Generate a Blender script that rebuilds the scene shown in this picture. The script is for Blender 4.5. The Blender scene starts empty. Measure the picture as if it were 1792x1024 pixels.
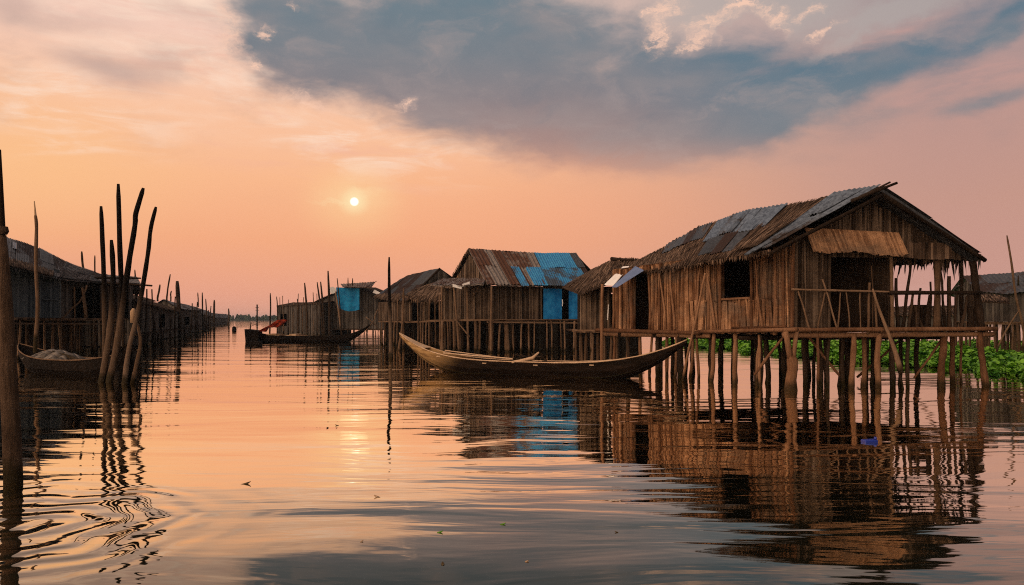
import bpy, math, random
from mathutils import Vector
R = math.radians
# ------------------------------------------------------------------ camera
F, CX, HY, HC = 1394.0, 896.0, 559.0, 2.4
sc = bpy.context.scene
C = sc.collection
cam = bpy.data.cameras.new('camera'); co = bpy.data.objects.new('camera', cam); C.objects.link(co)
cam.sensor_width = 36.0; cam.lens = 36.0 * F / 1792.0
co.location = (0, 0, HC); co.rotation_euler = (R(90), 0, 0)
cam.shift_y = (HY - 512.0) / 1792.0
cam.clip_start = 0.1; cam.clip_end = 20000
sc.camera = co
sc.view_settings.view_transform = 'Standard'; sc.view_settings.look = 'None'
sc.view_settings.exposure = 0.0; sc.view_settings.gamma = 1.0
sc.view_settings.use_curve_mapping = False
sc.cycles.volume_bounces = 0
sc.cycles.filter_width = 1.1
sc.cycles.use_denoising = False
sc.cycles.max_bounces = 8
SUN_AZ = math.degrees(math.atan2(620 - CX, F))
SUN_EL = math.degrees(math.atan2(HY - 353, math.hypot(F, 620 - CX)))

def lin(r, g, b, k=1.0):
    f = lambda c: (c / 255.0 / 12.92 if c / 255.0 <= 0.04045 else ((c / 255.0 + 0.055) / 1.055) ** 2.4) * k
    return (f(r), f(g), f(b), 1.0)

class NT:
    def __init__(s, tree):
        s.t = tree; s.n = tree.nodes; s.l = tree.links
    def new(s, typ, **kw):
        n = s.n.new(typ)
        for k, v in kw.items(): setattr(n, k, v)
        return n
    def put(s, sock, v):
        if v is None: return
        if isinstance(v, bpy.types.NodeSocket): s.l.new(v, sock)
        else: sock.default_value = v
    def math(s, op, a, b=None, c=None, clamp=False):
        n = s.new('ShaderNodeMath', operation=op, use_clamp=clamp)
        s.put(n.inputs[0], a); s.put(n.inputs[1], b)
        if c is not None: s.put(n.inputs[2], c)
        return n.outputs[0]
    def vmath(s, op, a, b=None):
        n = s.new('ShaderNodeVectorMath', operation=op)
        s.put(n.inputs[0], a); s.put(n.inputs[1], b)
        return n.outputs['Value'] if op in ('LENGTH', 'DOT_PRODUCT', 'DISTANCE') else n.outputs[0]
    def smooth(s, v, a, b, lo=0.0, hi=1.0):
        n = s.new('ShaderNodeMapRange', interpolation_type='SMOOTHSTEP')
        s.put(n.inputs[0], v)
        for i, x in enumerate((a, b, lo, hi)): n.inputs[i + 1].default_value = x
        return n.outputs[0]
    def mapping(s, v, loc=(0, 0, 0), rot=(0, 0, 0), scale=(1, 1, 1), typ='POINT'):
        n = s.new('ShaderNodeMapping', vector_type=typ)
        s.put(n.inputs[0], v); n.inputs[1].default_value = loc
        n.inputs[2].default_value = rot; n.inputs[3].default_value = scale
        return n.outputs[0]
    def noise(s, v, scale, detail=4, rough=0.55, dist=0.0, col=False):
        n = s.new('ShaderNodeTexNoise')
        s.put(n.inputs['Vector'], v); n.inputs['Scale'].default_value = scale
        n.inputs['Detail'].default_value = detail; n.inputs['Roughness'].default_value = rough
        n.inputs['Distortion'].default_value = dist
        return n.outputs['Color'] if col else n.outputs['Fac']
    def mix(s, f, a, b):
        n = s.new('ShaderNodeMix', data_type='RGBA')
        s.put(n.inputs[0], f); s.put(n.inputs[6], a); s.put(n.inputs[7], b)
        return n.outputs[2]
    def ramp(s, f, stops):
        n = s.new('ShaderNodeValToRGB'); s.put(n.inputs[0], f)
        e = n.color_ramp.elements
        while len(e) < len(stops): e.new(0.5)
        for i, (p, c) in enumerate(stops):
            e[i].position = p; e[i].color = c
        return n.outputs[0]

# ------------------------------------------------------------------ world
world = bpy.data.worlds.new('World'); sc.world = world; world.use_nodes = True
def build_world():
    w = NT(world.node_tree); w.n.clear()
    tc = w.new('ShaderNodeTexCoord')
    sep = w.new('ShaderNodeSeparateXYZ'); w.put(sep.inputs[0], tc.outputs['Generated'])
    x, y, z = sep.outputs
    az = w.math('MULTIPLY', w.math('ARCTAN2', x, y), 57.29578)
    el = w.math('MULTIPLY', w.math('ARCSINE', z), 57.29578)
    el = w.math('ABSOLUTE', el)
    cmb = w.new('ShaderNodeCombineXYZ'); w.put(cmb.inputs[0], az); w.put(cmb.inputs[1], el)
    Pn = cmb.outputs[0]
    def uv(px, py):
        return (math.degrees(math.atan2(px - CX, F)), math.degrees(math.atan2(HY - py, math.hypot(F, px - CX))), 0)
    # domain warps
    n1 = w.noise(w.mapping(Pn, scale=(0.10, 0.2, 1)), 1.0, 5, 0.6, col=True)
    wv = w.vmath('SUBTRACT', n1, (0.5, 0.5, 0.5))
    P1 = w.vmath('ADD', Pn, w.vmath('MULTIPLY', wv, (7, 3.6, 0)))
    n2 = w.noise(w.mapping(Pn, scale=(0.6, 0.9, 1)), 1.0, 5, 0.65, col=True)
    P2 = w.vmath('ADD', Pn, w.vmath('MULTIPLY', w.vmath('SUBTRACT', n2, (0.5, 0.5, 0.5)), (3.2, 2.0, 0)))
    def blob(px, py, rx, ry, rot=0, P=P1, inner=0.0):
        c = uv(px, py)
        ka = 0.0411 * math.cos(R(c[0])); 
        v = w.mapping(P, loc=c, rot=(0, 0, R(rot)), scale=(rx * ka, ry * ka, 1), typ='TEXTURE')
        return w.smooth(w.vmath('LENGTH', v), inner, 1.0, 1.0, 0.0)
    def union(bs):
        r = bs[0]
        for b in bs[1:]: r = w.math('MAXIMUM', r, b)
        return r
    def addm(bs):
        r = bs[0]
        for b in bs[1:]: r = w.math('ADD', r, b)
        return r
    e25 = w.math('DIVIDE', el, 30.0, clamp=True)
    left = w.ramp(e25, [(0.0, lin(229, 163, 140)), (0.06, lin(236, 165, 136)), (0.18, lin(245, 172, 130)),
                        (0.32, lin(250, 186, 142)), (0.47, lin(250, 197, 163)), (0.62, lin(245, 205, 186)), (0.75, lin(240, 205, 188)), (1.0, lin(205, 185, 180))])
    right = w.ramp(e25, [(0.0, lin(222, 172, 160)), (0.08, lin(203, 152, 138)), (0.25, lin(198, 151, 136)),
                         (0.45, lin(188, 150, 142)), (0.62, lin(168, 148, 148)), (0.8, lin(150, 146, 150)), (1.0, lin(135, 140, 150))])
    col = w.mix(w.smooth(az, -8, 30), left, right)
    # peach glow low in the middle
    col = w.mix(w.math('MULTIPLY', blob(980, 380, 520, 150, 0, Pn), 0.35), col, lin(247, 168, 128))
    col = w.mix(w.math('MULTIPLY', blob(40, 290, 380, 200, 0, Pn), 0.6), col, lin(253, 196, 138))
    # wispy bright streaks, upper left
    st = w.noise(w.mapping(Pn, rot=(0, 0, R(-14)), scale=(0.16, 0.75, 1)), 1.0, 7, 0.62, 0.6)
    stm = w.math('MULTIPLY', w.smooth(st, 0.42, 0.68), union([blob(330, 30, 480, 230, -10), blob(640, 250, 330, 85, -8), blob(120, 190, 300, 110)]))
    col = w.mix(w.math('MULTIPLY', stm, 0.8), col, lin(254, 224, 202))
    pk = w.noise(w.mapping(Pn, loc=(9, 4, 0), rot=(0, 0, R(-8)), scale=(0.13, 0.8, 1)), 1.0, 5, 0.6, 0.4)
    pkm = w.math('MULTIPLY', w.smooth(pk, 0.5, 0.72), union([blob(400, 60, 500, 200, -8), blob(560, 250, 360, 120, -8)]))
    col = w.mix(w.math('MULTIPLY', pkm, 0.55), col, lin(238, 178, 158))
    # greyish smudges, upper left
    sm = addm([w.math('MULTIPLY', blob(185, 118, 140, 45, 0), 0.95), w.math('MULTIPLY', blob(285, 95, 70, 34, 10), 0.6),
               w.math('MULTIPLY', blob(20, 12, 90, 60), 0.75), w.math('MULTIPLY', blob(130, 45, 150, 26, 6), 0.35), w.math('MULTIPLY', blob(330, 20, 120, 30, -8), 0.4)])
    sm = w.math('MULTIPLY', sm, 0.8, clamp=True)
    col = w.mix(sm, col, lin(190, 162, 153))
    # warm pink belt under the dark mass
    dk = addm([blob(720, 60, 400, 170, -12, P1, 0.4), blob(960, 130, 480, 190, -6, P1, 0.35),
               blob(1230, 180, 330, 125, 12, P1, 0.3), blob(1500, 120, 360, 75, 17, P1, 0.2), blob(520, 75, 150, 110, -25, P1, 0.3),
               w.math('MULTIPLY', blob(1750, 178, 130, 32, 12, P1, 0.1), 0.8), blob(1760, 45, 130, 40, 20, P1, 0.1),
               w.math('MULTIPLY', blob(1060, 250, 380, 95, 0, P1, 0.2), 0.6), w.math('MULTIPLY', blob(1540, 190, 420, 120, 14, P1), 0.4)])
    fn = w.noise(w.mapping(Pn, rot=(0, 0, R(12)), scale=(0.22, 0.5, 1)), 1.0, 6, 0.6, 0.3)
    dkn = w.math('ADD', dk, w.math('MULTIPLY', w.math('SUBTRACT', fn, 0.5), 1.5))
    m = w.math('MULTIPLY', w.smooth(dkn, -0.05, 1.35), w.smooth(el, 6.5, 13.0))
    # opening in the cloud top right
    op = union([blob(1230, 10, 130, 75, 0, P2, 0.3), blob(1380, 20, 170, 62, 0, P2, 0.3), blob(1560, 20, 200, 40, 8, P2, 0.2), blob(1500, 62, 110, 22, 20, P2)])
    lump = blob(1318, 95, 66, 75, 0, P2, 0.72)
    lump = union([lump, blob(1278, 62, 26, 26, 0, P2, 0.5)])
    op = w.math('MULTIPLY', op, w.math('SUBTRACT', 1.0, lump))
    m = w.math('MULTIPLY', m, w.math('SUBTRACT', 1.0, w.math('MULTIPLY', op, 0.9)))
    darkc = w.ramp(e25, [(0.0, lin(205, 150, 130)), (0.3, lin(214, 150, 126)), (0.40, lin(176, 141, 132)), (0.52, lin(140, 131, 134)),
                         (0.62, lin(124, 130, 137)), (0.74, lin(108, 127, 138)), (1.0, lin(98, 118, 132))])
    darkr = w.ramp(e25, [(0.0, lin(190, 140, 125)), (0.3, lin(180, 140, 130)), (0.42, lin(128, 132, 138)), (0.55, lin(98, 121, 136)),
                         (0.74, lin(88, 118, 136)), (1.0, lin(90, 110, 128))])
    darkc = w.mix(w.smooth(az, 2, 20), darkc, darkr)
    tone = w.noise(w.mapping(Pn, rot=(0, 0, R(15)), scale=(0.1, 0.28, 1)), 1.0, 4, 0.5)
    darkc = w.mix(w.math('MULTIPLY', w.smooth(tone, 0.42, 0.7), 0.6), darkc, lin(156, 144, 143))
    tone2 = w.noise(w.mapping(P1, rot=(0, 0, R(-10)), scale=(0.22, 0.42, 1)), 1.0, 7, 0.62, 0.4)
    darkc = w.mix(w.math('MULTIPLY', w.smooth(tone2, 0.48, 0.74), 0.5), darkc, lin(172, 154, 150))
    darkc = w.mix(w.math('MULTIPLY', w.smooth(tone2, 0.50, 0.28), 0.18), darkc, lin(92, 112, 126))
    col = w.mix(m, col, darkc)
    col = w.mix(w.math('MULTIPLY', op, 0.55), col, lin(178, 172, 168))
    # pinkish broad streaks at the right
    rs = w.noise(w.mapping(Pn, loc=(3, 2, 0), rot=(0, 0, R(-18)), scale=(0.09, 0.6, 1)), 1.0, 6, 0.6, 0.3)
    rsm = w.math('MULTIPLY', w.smooth(rs, 0.45, 0.7), union([blob(1700, 140, 260, 90, 14), blob(1480, 70, 260, 30, 18)]))
    col = w.mix(w.math('MULTIPLY', rsm, 0.6), col, lin(214, 160, 148))
    # sunlit edges
    ed = w.noise(w.mapping(P2, scale=(1.1, 1.7, 1)), 1.0, 8, 0.75, 0.6)
    lit = addm([w.math('MULTIPLY', blob(1150, 62, 38, 55, 0, P2), 1.0), blob(1215, 78, 62, 17, 22, P2), blob(1240, 38, 85, 26, 14, P2), blob(1340, 22, 70, 20, -10, P2),
                blob(1160, 15, 60, 24, 0, P2), blob(1275, 70, 36, 24, 40, P2), blob(1365, 48, 32, 20, -40, P2), blob(1300, 8, 60, 12, 0, P2), blob(1415, 25, 46, 14, 20, P2),
                blob(1440, 58, 60, 12, 22, P2), w.math('MULTIPLY', blob(710, 185, 38, 17, 8, P2), 1.0), blob(465, 62, 24, 24, 30, P2), blob(452, 112, 18, 20, 0, P2),
                blob(507, 10, 16, 14, 0, P2), w.math('MULTIPLY', blob(400, 60, 36, 130, 10, P2), 0.8), w.math('MULTIPLY', blob(540, 180, 90, 22, -16, P2), 0.8)])
    litm = w.math('MULTIPLY', w.smooth(w.math('MULTIPLY', lit, w.smooth(ed, 0.28, 0.72, 0.1, 1.2)), 0.02, 1.1), 0.88)
    litm = w.math('MULTIPLY', litm, w.math('SUBTRACT', 1.0, lump))
    col = w.mix(litm, col, lin(250, 205, 180))
    # sun in the haze
    sd = (math.sin(R(SUN_AZ)) * math.cos(R(SUN_EL)), math.cos(R(SUN_AZ)) * math.cos(R(SUN_EL)), math.sin(R(SUN_EL)))
    halo = w.math('MULTIPLY', union([blob(630, 338, 50, 20, 6, P2), w.math('MULTIPLY', blob(590, 356, 62, 9, -4, P2), 0.9), w.math('MULTIPLY', blob(620, 345, 95, 40, 0, P2), 0.45)]), 0.6)
    col = w.mix(w.math('MULTIPLY', blob(620, 353, 120, 95, 0, Pn), 0.6), col, lin(255, 206, 150))
    col = w.mix(halo, col, lin(254, 218, 168))
    col = w.mix(w.math('MULTIPLY', blob(620, 353, 34, 30, 0, Pn), 0.85), col, lin(255, 232, 180))
    # east half of the sky, behind the camera: dusk Sky Texture
    sky = w.new('ShaderNodeTexSky', sky_type='NISHITA')
    sky.sun_disc = False; sky.sun_elevation = R(SUN_EL); sky.sun_rotation = R(SUN_AZ)
    sky.air_density = 1.5; sky.dust_density = 4.0
    skc = w.vmath('SCALE', sky.outputs[0]); skc.node.inputs['Scale'].default_value = 0.1
    back = w.smooth(y, -0.05, 0.40, 1.0, 0.0)
    high = w.smooth(el, 30, 55)
    col = w.mix(high, col, lin(150, 150, 155))
    # bright warm lobe added to the unseen sky as key light, behind-left of camera
    glow = w.smooth(w.vmath('DOT_PRODUCT', tc.outputs['Generated'], Vector((-0.72, -0.62, 0.30)).normalized()), 0.25, 0.95)
    ec = w.mix(glow, lin(180, 165, 165, 0.28), (2.55, 1.72, 1.2, 1))
    col = w.mix(back, col, w.mix(0.15, ec, skc))
    dist = w.vmath('DOT_PRODUCT', tc.outputs['Generated'], sd)
    disc = w.smooth(dist, math.cos(R(0.34)), math.cos(R(0.20)))
    col = w.mix(disc, col, (1.5, 1.3, 1.1, 1))
    bg = w.new('ShaderNodeBackground'); w.put(bg.inputs[0], col); bg.inputs[1].default_value = 1.0
    out = w.new('ShaderNodeOutputWorld'); w.l.new(bg.outputs[0], out.inputs[0])
build_world()
sun = bpy.data.lights.new('sun', 'SUN'); so = bpy.data.objects.new('sun', sun); C.objects.link(so)
sun.energy = 0.0002; sun.angle = R(2); sun.color = (1.0, 0.72, 0.45)
_sd = Vector((math.sin(R(SUN_AZ)) * math.cos(R(SUN_EL)), math.cos(R(SUN_AZ)) * math.cos(R(SUN_EL)), math.sin(R(SUN_EL))))
so.rotation_euler = _sd.to_track_quat('Z', 'Y').to_euler()
# ------------------------------------------------------------------ materials
def material(name):
    m = bpy.data.materials.new(name); m.use_nodes = True
    w = NT(m.node_tree); w.n.clear()
    out = w.new('ShaderNodeOutputMaterial')
    return m, w, out
def principled(w, out, col, rough=0.85, metal=0.0, normal=None, spec=0.04):
    p = w.new('ShaderNodeBsdfPrincipled')
    w.put(p.inputs['Base Color'], col); w.put(p.inputs['Roughness'], rough); w.put(p.inputs['Metallic'], metal)
    p.inputs['Specular IOR Level'].default_value = spec
    if normal is not None: w.l.new(normal, p.inputs['Normal'])
    w.l.new(p.outputs[0], out.inputs[0]); return p
def bump(w, h, dist, strength=1.0):
    b = w.new('ShaderNodeBump'); b.inputs['Strength'].default_value = strength; b.inputs['Distance'].default_value = dist
    w.put(b.inputs['Height'], h); return b.outputs[0]
def tint(w):
    a = w.new('ShaderNodeAttribute', attribute_name='tint'); return a.outputs['Fac']
def rgb(r, g, b): return (r, g, b, 1.0)
def fibre(name, c0, c1, c2, scale=1.0, weave=0.0, rough=0.9, bd=0.02, metal=0.0, wet=False, shade_top=None, grey=None):
    """streaky natural fibre / wood: colours c0 dark .. c2 light, tint attribute picks the strand"""
    m, w, out = material(name)
    tc = w.new('ShaderNodeTexCoord').outputs['Object']
    s1 = w.noise(w.mapping(tc, scale=(14 * scale, 14 * scale, 1.3 * scale)), 1.0, 5, 0.65)
    s2 = w.noise(tc, 1.1 * scale, 5, 0.6)
    s3 = w.noise(tc, 45 * scale, 2, 0.5)
    f = w.math('ADD', w.math('MULTIPLY', s1, 0.45), w.math('ADD', w.math('MULTIPLY', tint(w), 0.45), w.math('MULTIPLY', s2, 0.5)))
    f = w.math('ADD', f, w.math('MULTIPLY', w.math('SUBTRACT', s3, 0.5), 0.3))
    col = w.ramp(f, [(0.38, c0), (0.66, c1), (0.98, c2)])
    h = w.math('ADD', s1, w.math('MULTIPLY', s3, 0.3))
    if weave:
        sep = w.new('ShaderNodeSeparateXYZ'); w.put(sep.inputs[0], w.vmath('ADD', tc, w.vmath('MULTIPLY', w.noise(tc, 2.5, 3, 0.5, col=True), (.1, .1, .1)))); 
        zz = w.math('SINE', w.math('MULTIPLY', sep.outputs[2], 150.0))
        h = w.math('ADD', h, w.math('MULTIPLY', zz, 0.35 * weave))
        col = w.mix(w.math('MULTIPLY', w.smooth(zz, -1, 0.4, 1, 0), 0.45 * weave), col, c0)
    if grey: col = w.mix(w.smooth(w.noise(w.mapping(tc, scale=(.5, .5, .9)), 1.0, 4, .6), .46, .66, 0, .6), col, w.mix(s1, c0, grey))
    if wet or shade_top:
        sp = w.new('ShaderNodeSeparateXYZ'); w.put(sp.inputs[0], tc); zz = w.math('ADD', sp.outputs[2], w.math('MULTIPLY', w.math('SUBTRACT', s2, .5), 1.2 if shade_top else .5))
        if shade_top: col = w.mix(w.smooth(zz, 1.8, 3.6), col, shade_top)  # upper shaft darkened: backlit silhouette painted into the colour
        if wet: col = w.mix(w.smooth(zz, .10, .42, .85, 0), col, rgb(.018, .016, .007))
    principled(w, out, col, rough, metal, bump(w, h, bd))
    return m
def metal_sheet(name, base, base2, rust, rust_amt, rough=0.5, metal=0.25):
    m, w, out = material(name)
    tc = w.new('ShaderNodeTexCoord').outputs['Object']
    a = w.noise(tc, 0.8, 6, 0.65); b = w.noise(w.mapping(tc, scale=(6, 6, 0.7)), 1.0, 4, 0.6)
    f = w.math('ADD', w.math('MULTIPLY', a, 0.6), w.math('ADD', w.math('MULTIPLY', b, 0.3), w.math('MULTIPLY', tint(w), 0.35)))
    rm = w.smooth(f, 0.78 - rust_amt, 0.9 - rust_amt)
    col = w.mix(w.smooth(b, 0.35, 0.65), base, base2)
    col = w.mix(rm, col, w.mix(b, rust, rgb(rust[0] * 0.4, rust[1] * 0.4, rust[2] * 0.4)))
    p = principled(w, out, col, w.math('ADD', rough, w.math('MULTIPLY', rm, 0.3)), metal, bump(w, b, 0.01), 0.5)
    return m
def plain(name, c0, c1, rough=0.8, scale=3.0, spec=0.08):
    m, w, out = material(name)
    tc = w.new('ShaderNodeTexCoord').outputs['Object']
    a = w.noise(tc, scale, 5, 0.6)
    col = w.mix(w.smooth(w.math('ADD', w.math('MULTIPLY', a, 0.8), w.math('MULTIPLY', tint(w), 0.3)), 0.35, 0.75), c0, c1)
    principled(w, out, col, rough, 0.0, bump(w, a, 0.02), spec)
    return m
M = {}
M['pole'] = fibre('weathered_pole', rgb(.018, .012, .009), rgb(.10, .062, .038), rgb(.26, .17, .11), 1.0, wet=True)
M['bare'] = fibre('shade_topped_pole', rgb(.02, .014, .010), rgb(.09, .06, .04), rgb(.20, .14, .10), 1.0, wet=True, shade_top=rgb(.010, .008, .007))  # black upper colour paints in the shaded, backlit pole tops
M['trunk'] = fibre('rough_trunk_bark', rgb(.012, .008, .006), rgb(.065, .042, .028), rgb(.19, .125, .085), 1.8, wet=True, bd=.06)
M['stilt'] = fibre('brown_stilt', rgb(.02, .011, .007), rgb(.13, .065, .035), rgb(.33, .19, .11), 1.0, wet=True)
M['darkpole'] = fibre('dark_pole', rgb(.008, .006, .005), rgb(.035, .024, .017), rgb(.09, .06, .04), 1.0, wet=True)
M['wall'] = fibre('woven_palm_wall', rgb(.012, .006, .003), rgb(.18, .088, .045), rgb(.66, .38, .21), 1.0, weave=.8, grey=rgb(.26, .20, .15))
M['greywall'] = fibre('grey_palm_wall', rgb(.008, .006, .004), rgb(.065, .045, .032), rgb(.22, .16, .115), 1.0, weave=0.5)
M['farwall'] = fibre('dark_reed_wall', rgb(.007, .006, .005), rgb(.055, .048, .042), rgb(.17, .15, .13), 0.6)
M['shadewall'] = fibre('shade_black_wall', rgb(.002, .002, .002), rgb(.008, .007, .006), rgb(.02, .018, .015), 0.5)  # near-black colour stands in for deep shade under the stilt houses
M['bluewall'] = fibre('slate_plank_wall', rgb(.02, .025, .03), rgb(.065, .08, .09), rgb(.13, .15, .16), 1.0)
M['thatch'] = fibre('palm_thatch', rgb(.008, .006, .004), rgb(.07, .046, .032), rgb(.27, .185, .13), 1.0)
M['tin'] = metal_sheet('grey_corrugated_tin', rgb(.085, .105, .135), rgb(.19, .235, .29), rgb(.06, .04, .03), 0.12, 0.42, 0.35)
M['rust'] = metal_sheet('rusty_corrugated_tin', rgb(.13, .105, .09), rgb(.23, .20, .18), rgb(.125, .055, .032), 0.24, 0.65, 0.15)
M['bluetin'] = metal_sheet('blue_painted_tin', rgb(.012, .17, .42), rgb(.035, .29, .56), rgb(.06, .085, .12), 0.12, 0.5, 0.0)
M['darktin'] = metal_sheet('dark_tin', rgb(.035, .038, .042), rgb(.07, .075, .085), rgb(.05, .025, .018), 0.2, 0.55, 0.2)
M['bluepaint'] = plain('blue_paint', rgb(.008, .13, .40), rgb(.03, .28, .66), 0.6, 2.2)
M['tarp'] = plain('blue_tarpaulin', rgb(.004, .11, .28), rgb(.012, .25, .5), 0.5, 1.2)
M['white'] = plain('white_sheet', rgb(.75, .74, .72), rgb(.85, .85, .85), 0.5)
M['slate'] = plain('slate_blue_sheet', rgb(.10, .15, .28), rgb(.14, .2, .36), 0.5)
M['hull'] = fibre('tarred_hull', rgb(.002, .0018, .0015), rgb(.008, .006, .005), rgb(.028, .02, .015), 0.6, rough=0.7)
M['rim'] = fibre('worn_gunwale', rgb(.14, .085, .05), rgb(.42, .28, .17), rgb(.68, .5, .34), 0.8)
M['cloth'] = plain('red_cloth', rgb(.13, .015, .01), rgb(.34, .045, .02), 0.9)
M['greycloth'] = plain('grey_cloth', rgb(.08, .07, .06), rgb(.26, .23, .20), 0.9, 6)
M['leaf'] = plain('leaf_green', rgb(.03, .13, .012), rgb(.20, .44, .045), 0.55, 0.35)
M['treeline'] = plain('dark_foliage', rgb(.02, .035, .02), rgb(.04, .06, .03), 0.9, 0.02)
M['shore'] = plain('mud', rgb(.05, .04, .03), rgb(.08, .06, .04), 0.9)
M['blueplastic'] = plain('blue_plastic', rgb(.008, .025, .25), rgb(.015, .04, .36), 0.35, 1, 0.5)
M['litter'] = plain('dead_leaf', rgb(.05, .03, .02), rgb(.12, .09, .04), 0.8)
def boat_material():
    # pale hull colour towards the upswept bow, near-black aft (object x)
    m, w, out = material('pirogue_hull')
    tc = w.new('ShaderNodeTexCoord').outputs['Object']
    sep = w.new('ShaderNodeSeparateXYZ'); w.put(sep.inputs[0], tc)
    n = w.noise(w.mapping(tc, scale=(0.8, 6, 6)), 1.0, 6, 0.65)
    a = w.math('ADD', w.math('MULTIPLY', sep.outputs[0], 0.16), w.math('MULTIPLY', n, 0.6))
    a = w.math('SUBTRACT', a, w.math('MULTIPLY', sep.outputs[2], 0.25))
    k = w.smooth(a, -0.75, -0.28)
    pale = w.ramp(n, [(0.32, rgb(.13, .07, .03)), (0.68, rgb(.56, .36, .16))])
    dark = w.ramp(n, [(0.3, rgb(.005, .004, .003)), (0.7, rgb(.022, .014, .010))])
    principled(w, out, w.mix(k, pale, dark), 0.65, 0.0, bump(w, n, 0.01)); return m
M['pirogue'] = boat_material()
def water_material():
    m, w, out = material('lagoon_water')
    tc = w.new('ShaderNodeTexCoord').outputs['Object']
    wp = w.noise(tc, 0.12, 2, 0.5, col=True)
    P = w.vmath('ADD', tc, w.vmath('MULTIPLY', w.vmath('SUBTRACT', wp, (0.5, 0.5, 0.5)), (3, 3, 0)))
    big = w.noise(w.mapping(P, rot=(0, 0, R(6)), scale=(0.14, 0.5, 1)), 1.0, 2, 0.45)
    med = w.noise(w.mapping(P, rot=(0, 0, R(-5)), scale=(0.38, 1.9, 1)), 1.0, 2, 0.45, 0.5)
    sml = w.noise(w.mapping(P, scale=(1.6, 5.5, 1)), 1.0, 2, 0.5)
    amp = w.smooth(w.noise(w.mapping(tc, scale=(0.05, 0.12, 1)), 1.0, 2, 0.5), 0.3, 0.7, 0.45, 1.3)
    h = w.math('ADD', w.math('MULTIPLY', big, 0.054), w.math('ADD', w.math('MULTIPLY', med, 0.0105), w.math('MULTIPLY', sml, 0.0018)))
    h = w.math('MULTIPLY', h, amp)
    # rings spreading from the near post
    rx, ry = W(20, 9.2)
    d = w.vmath('LENGTH', w.mapping(w.vmath('ADD', tc, w.vmath('SUBTRACT', w.noise(tc, 0.7, 2, 0.5, col=True), (0.5, 0.5, 0.5))), loc=(rx, ry, 0), scale=(1, 1, 0), typ='TEXTURE'))
    ring = w.math('SINE', w.math('MULTIPLY', d, 12.5))
    ring = w.math('MULTIPLY', ring, w.smooth(d, 0.3, 3.6, 1.0, 0.0))
    h = w.math('ADD', h, w.math('MULTIPLY', ring, 0.0075))
    nrm = bump(w, h, 1.0)
    fr = w.new('ShaderNodeFresnel'); fr.inputs[0].default_value = 1.33; w.l.new(nrm, fr.inputs['Normal'])
    fac = w.smooth(fr.outputs[0], 0.05, 0.385, 0.03, 0.98)
    dif = w.new('ShaderNodeBsdfDiffuse'); dif.inputs[0].default_value = (.009, .010, .006, 1)
    gl = w.new('ShaderNodeBsdfGlossy'); gl.inputs['Color'].default_value = (1.0, .93, .80, 1); gl.inputs['Roughness'].default_value = 0.02
    w.l.new(nrm, gl.inputs['Normal'])
    mx = w.new('ShaderNodeMixShader'); w.put(mx.inputs[0], fac); w.l.new(dif.outputs[0], mx.inputs[1]); w.l.new(gl.outputs[0], mx.inputs[2])
    w.l.new(mx.outputs[0], out.inputs[0]); return m

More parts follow.
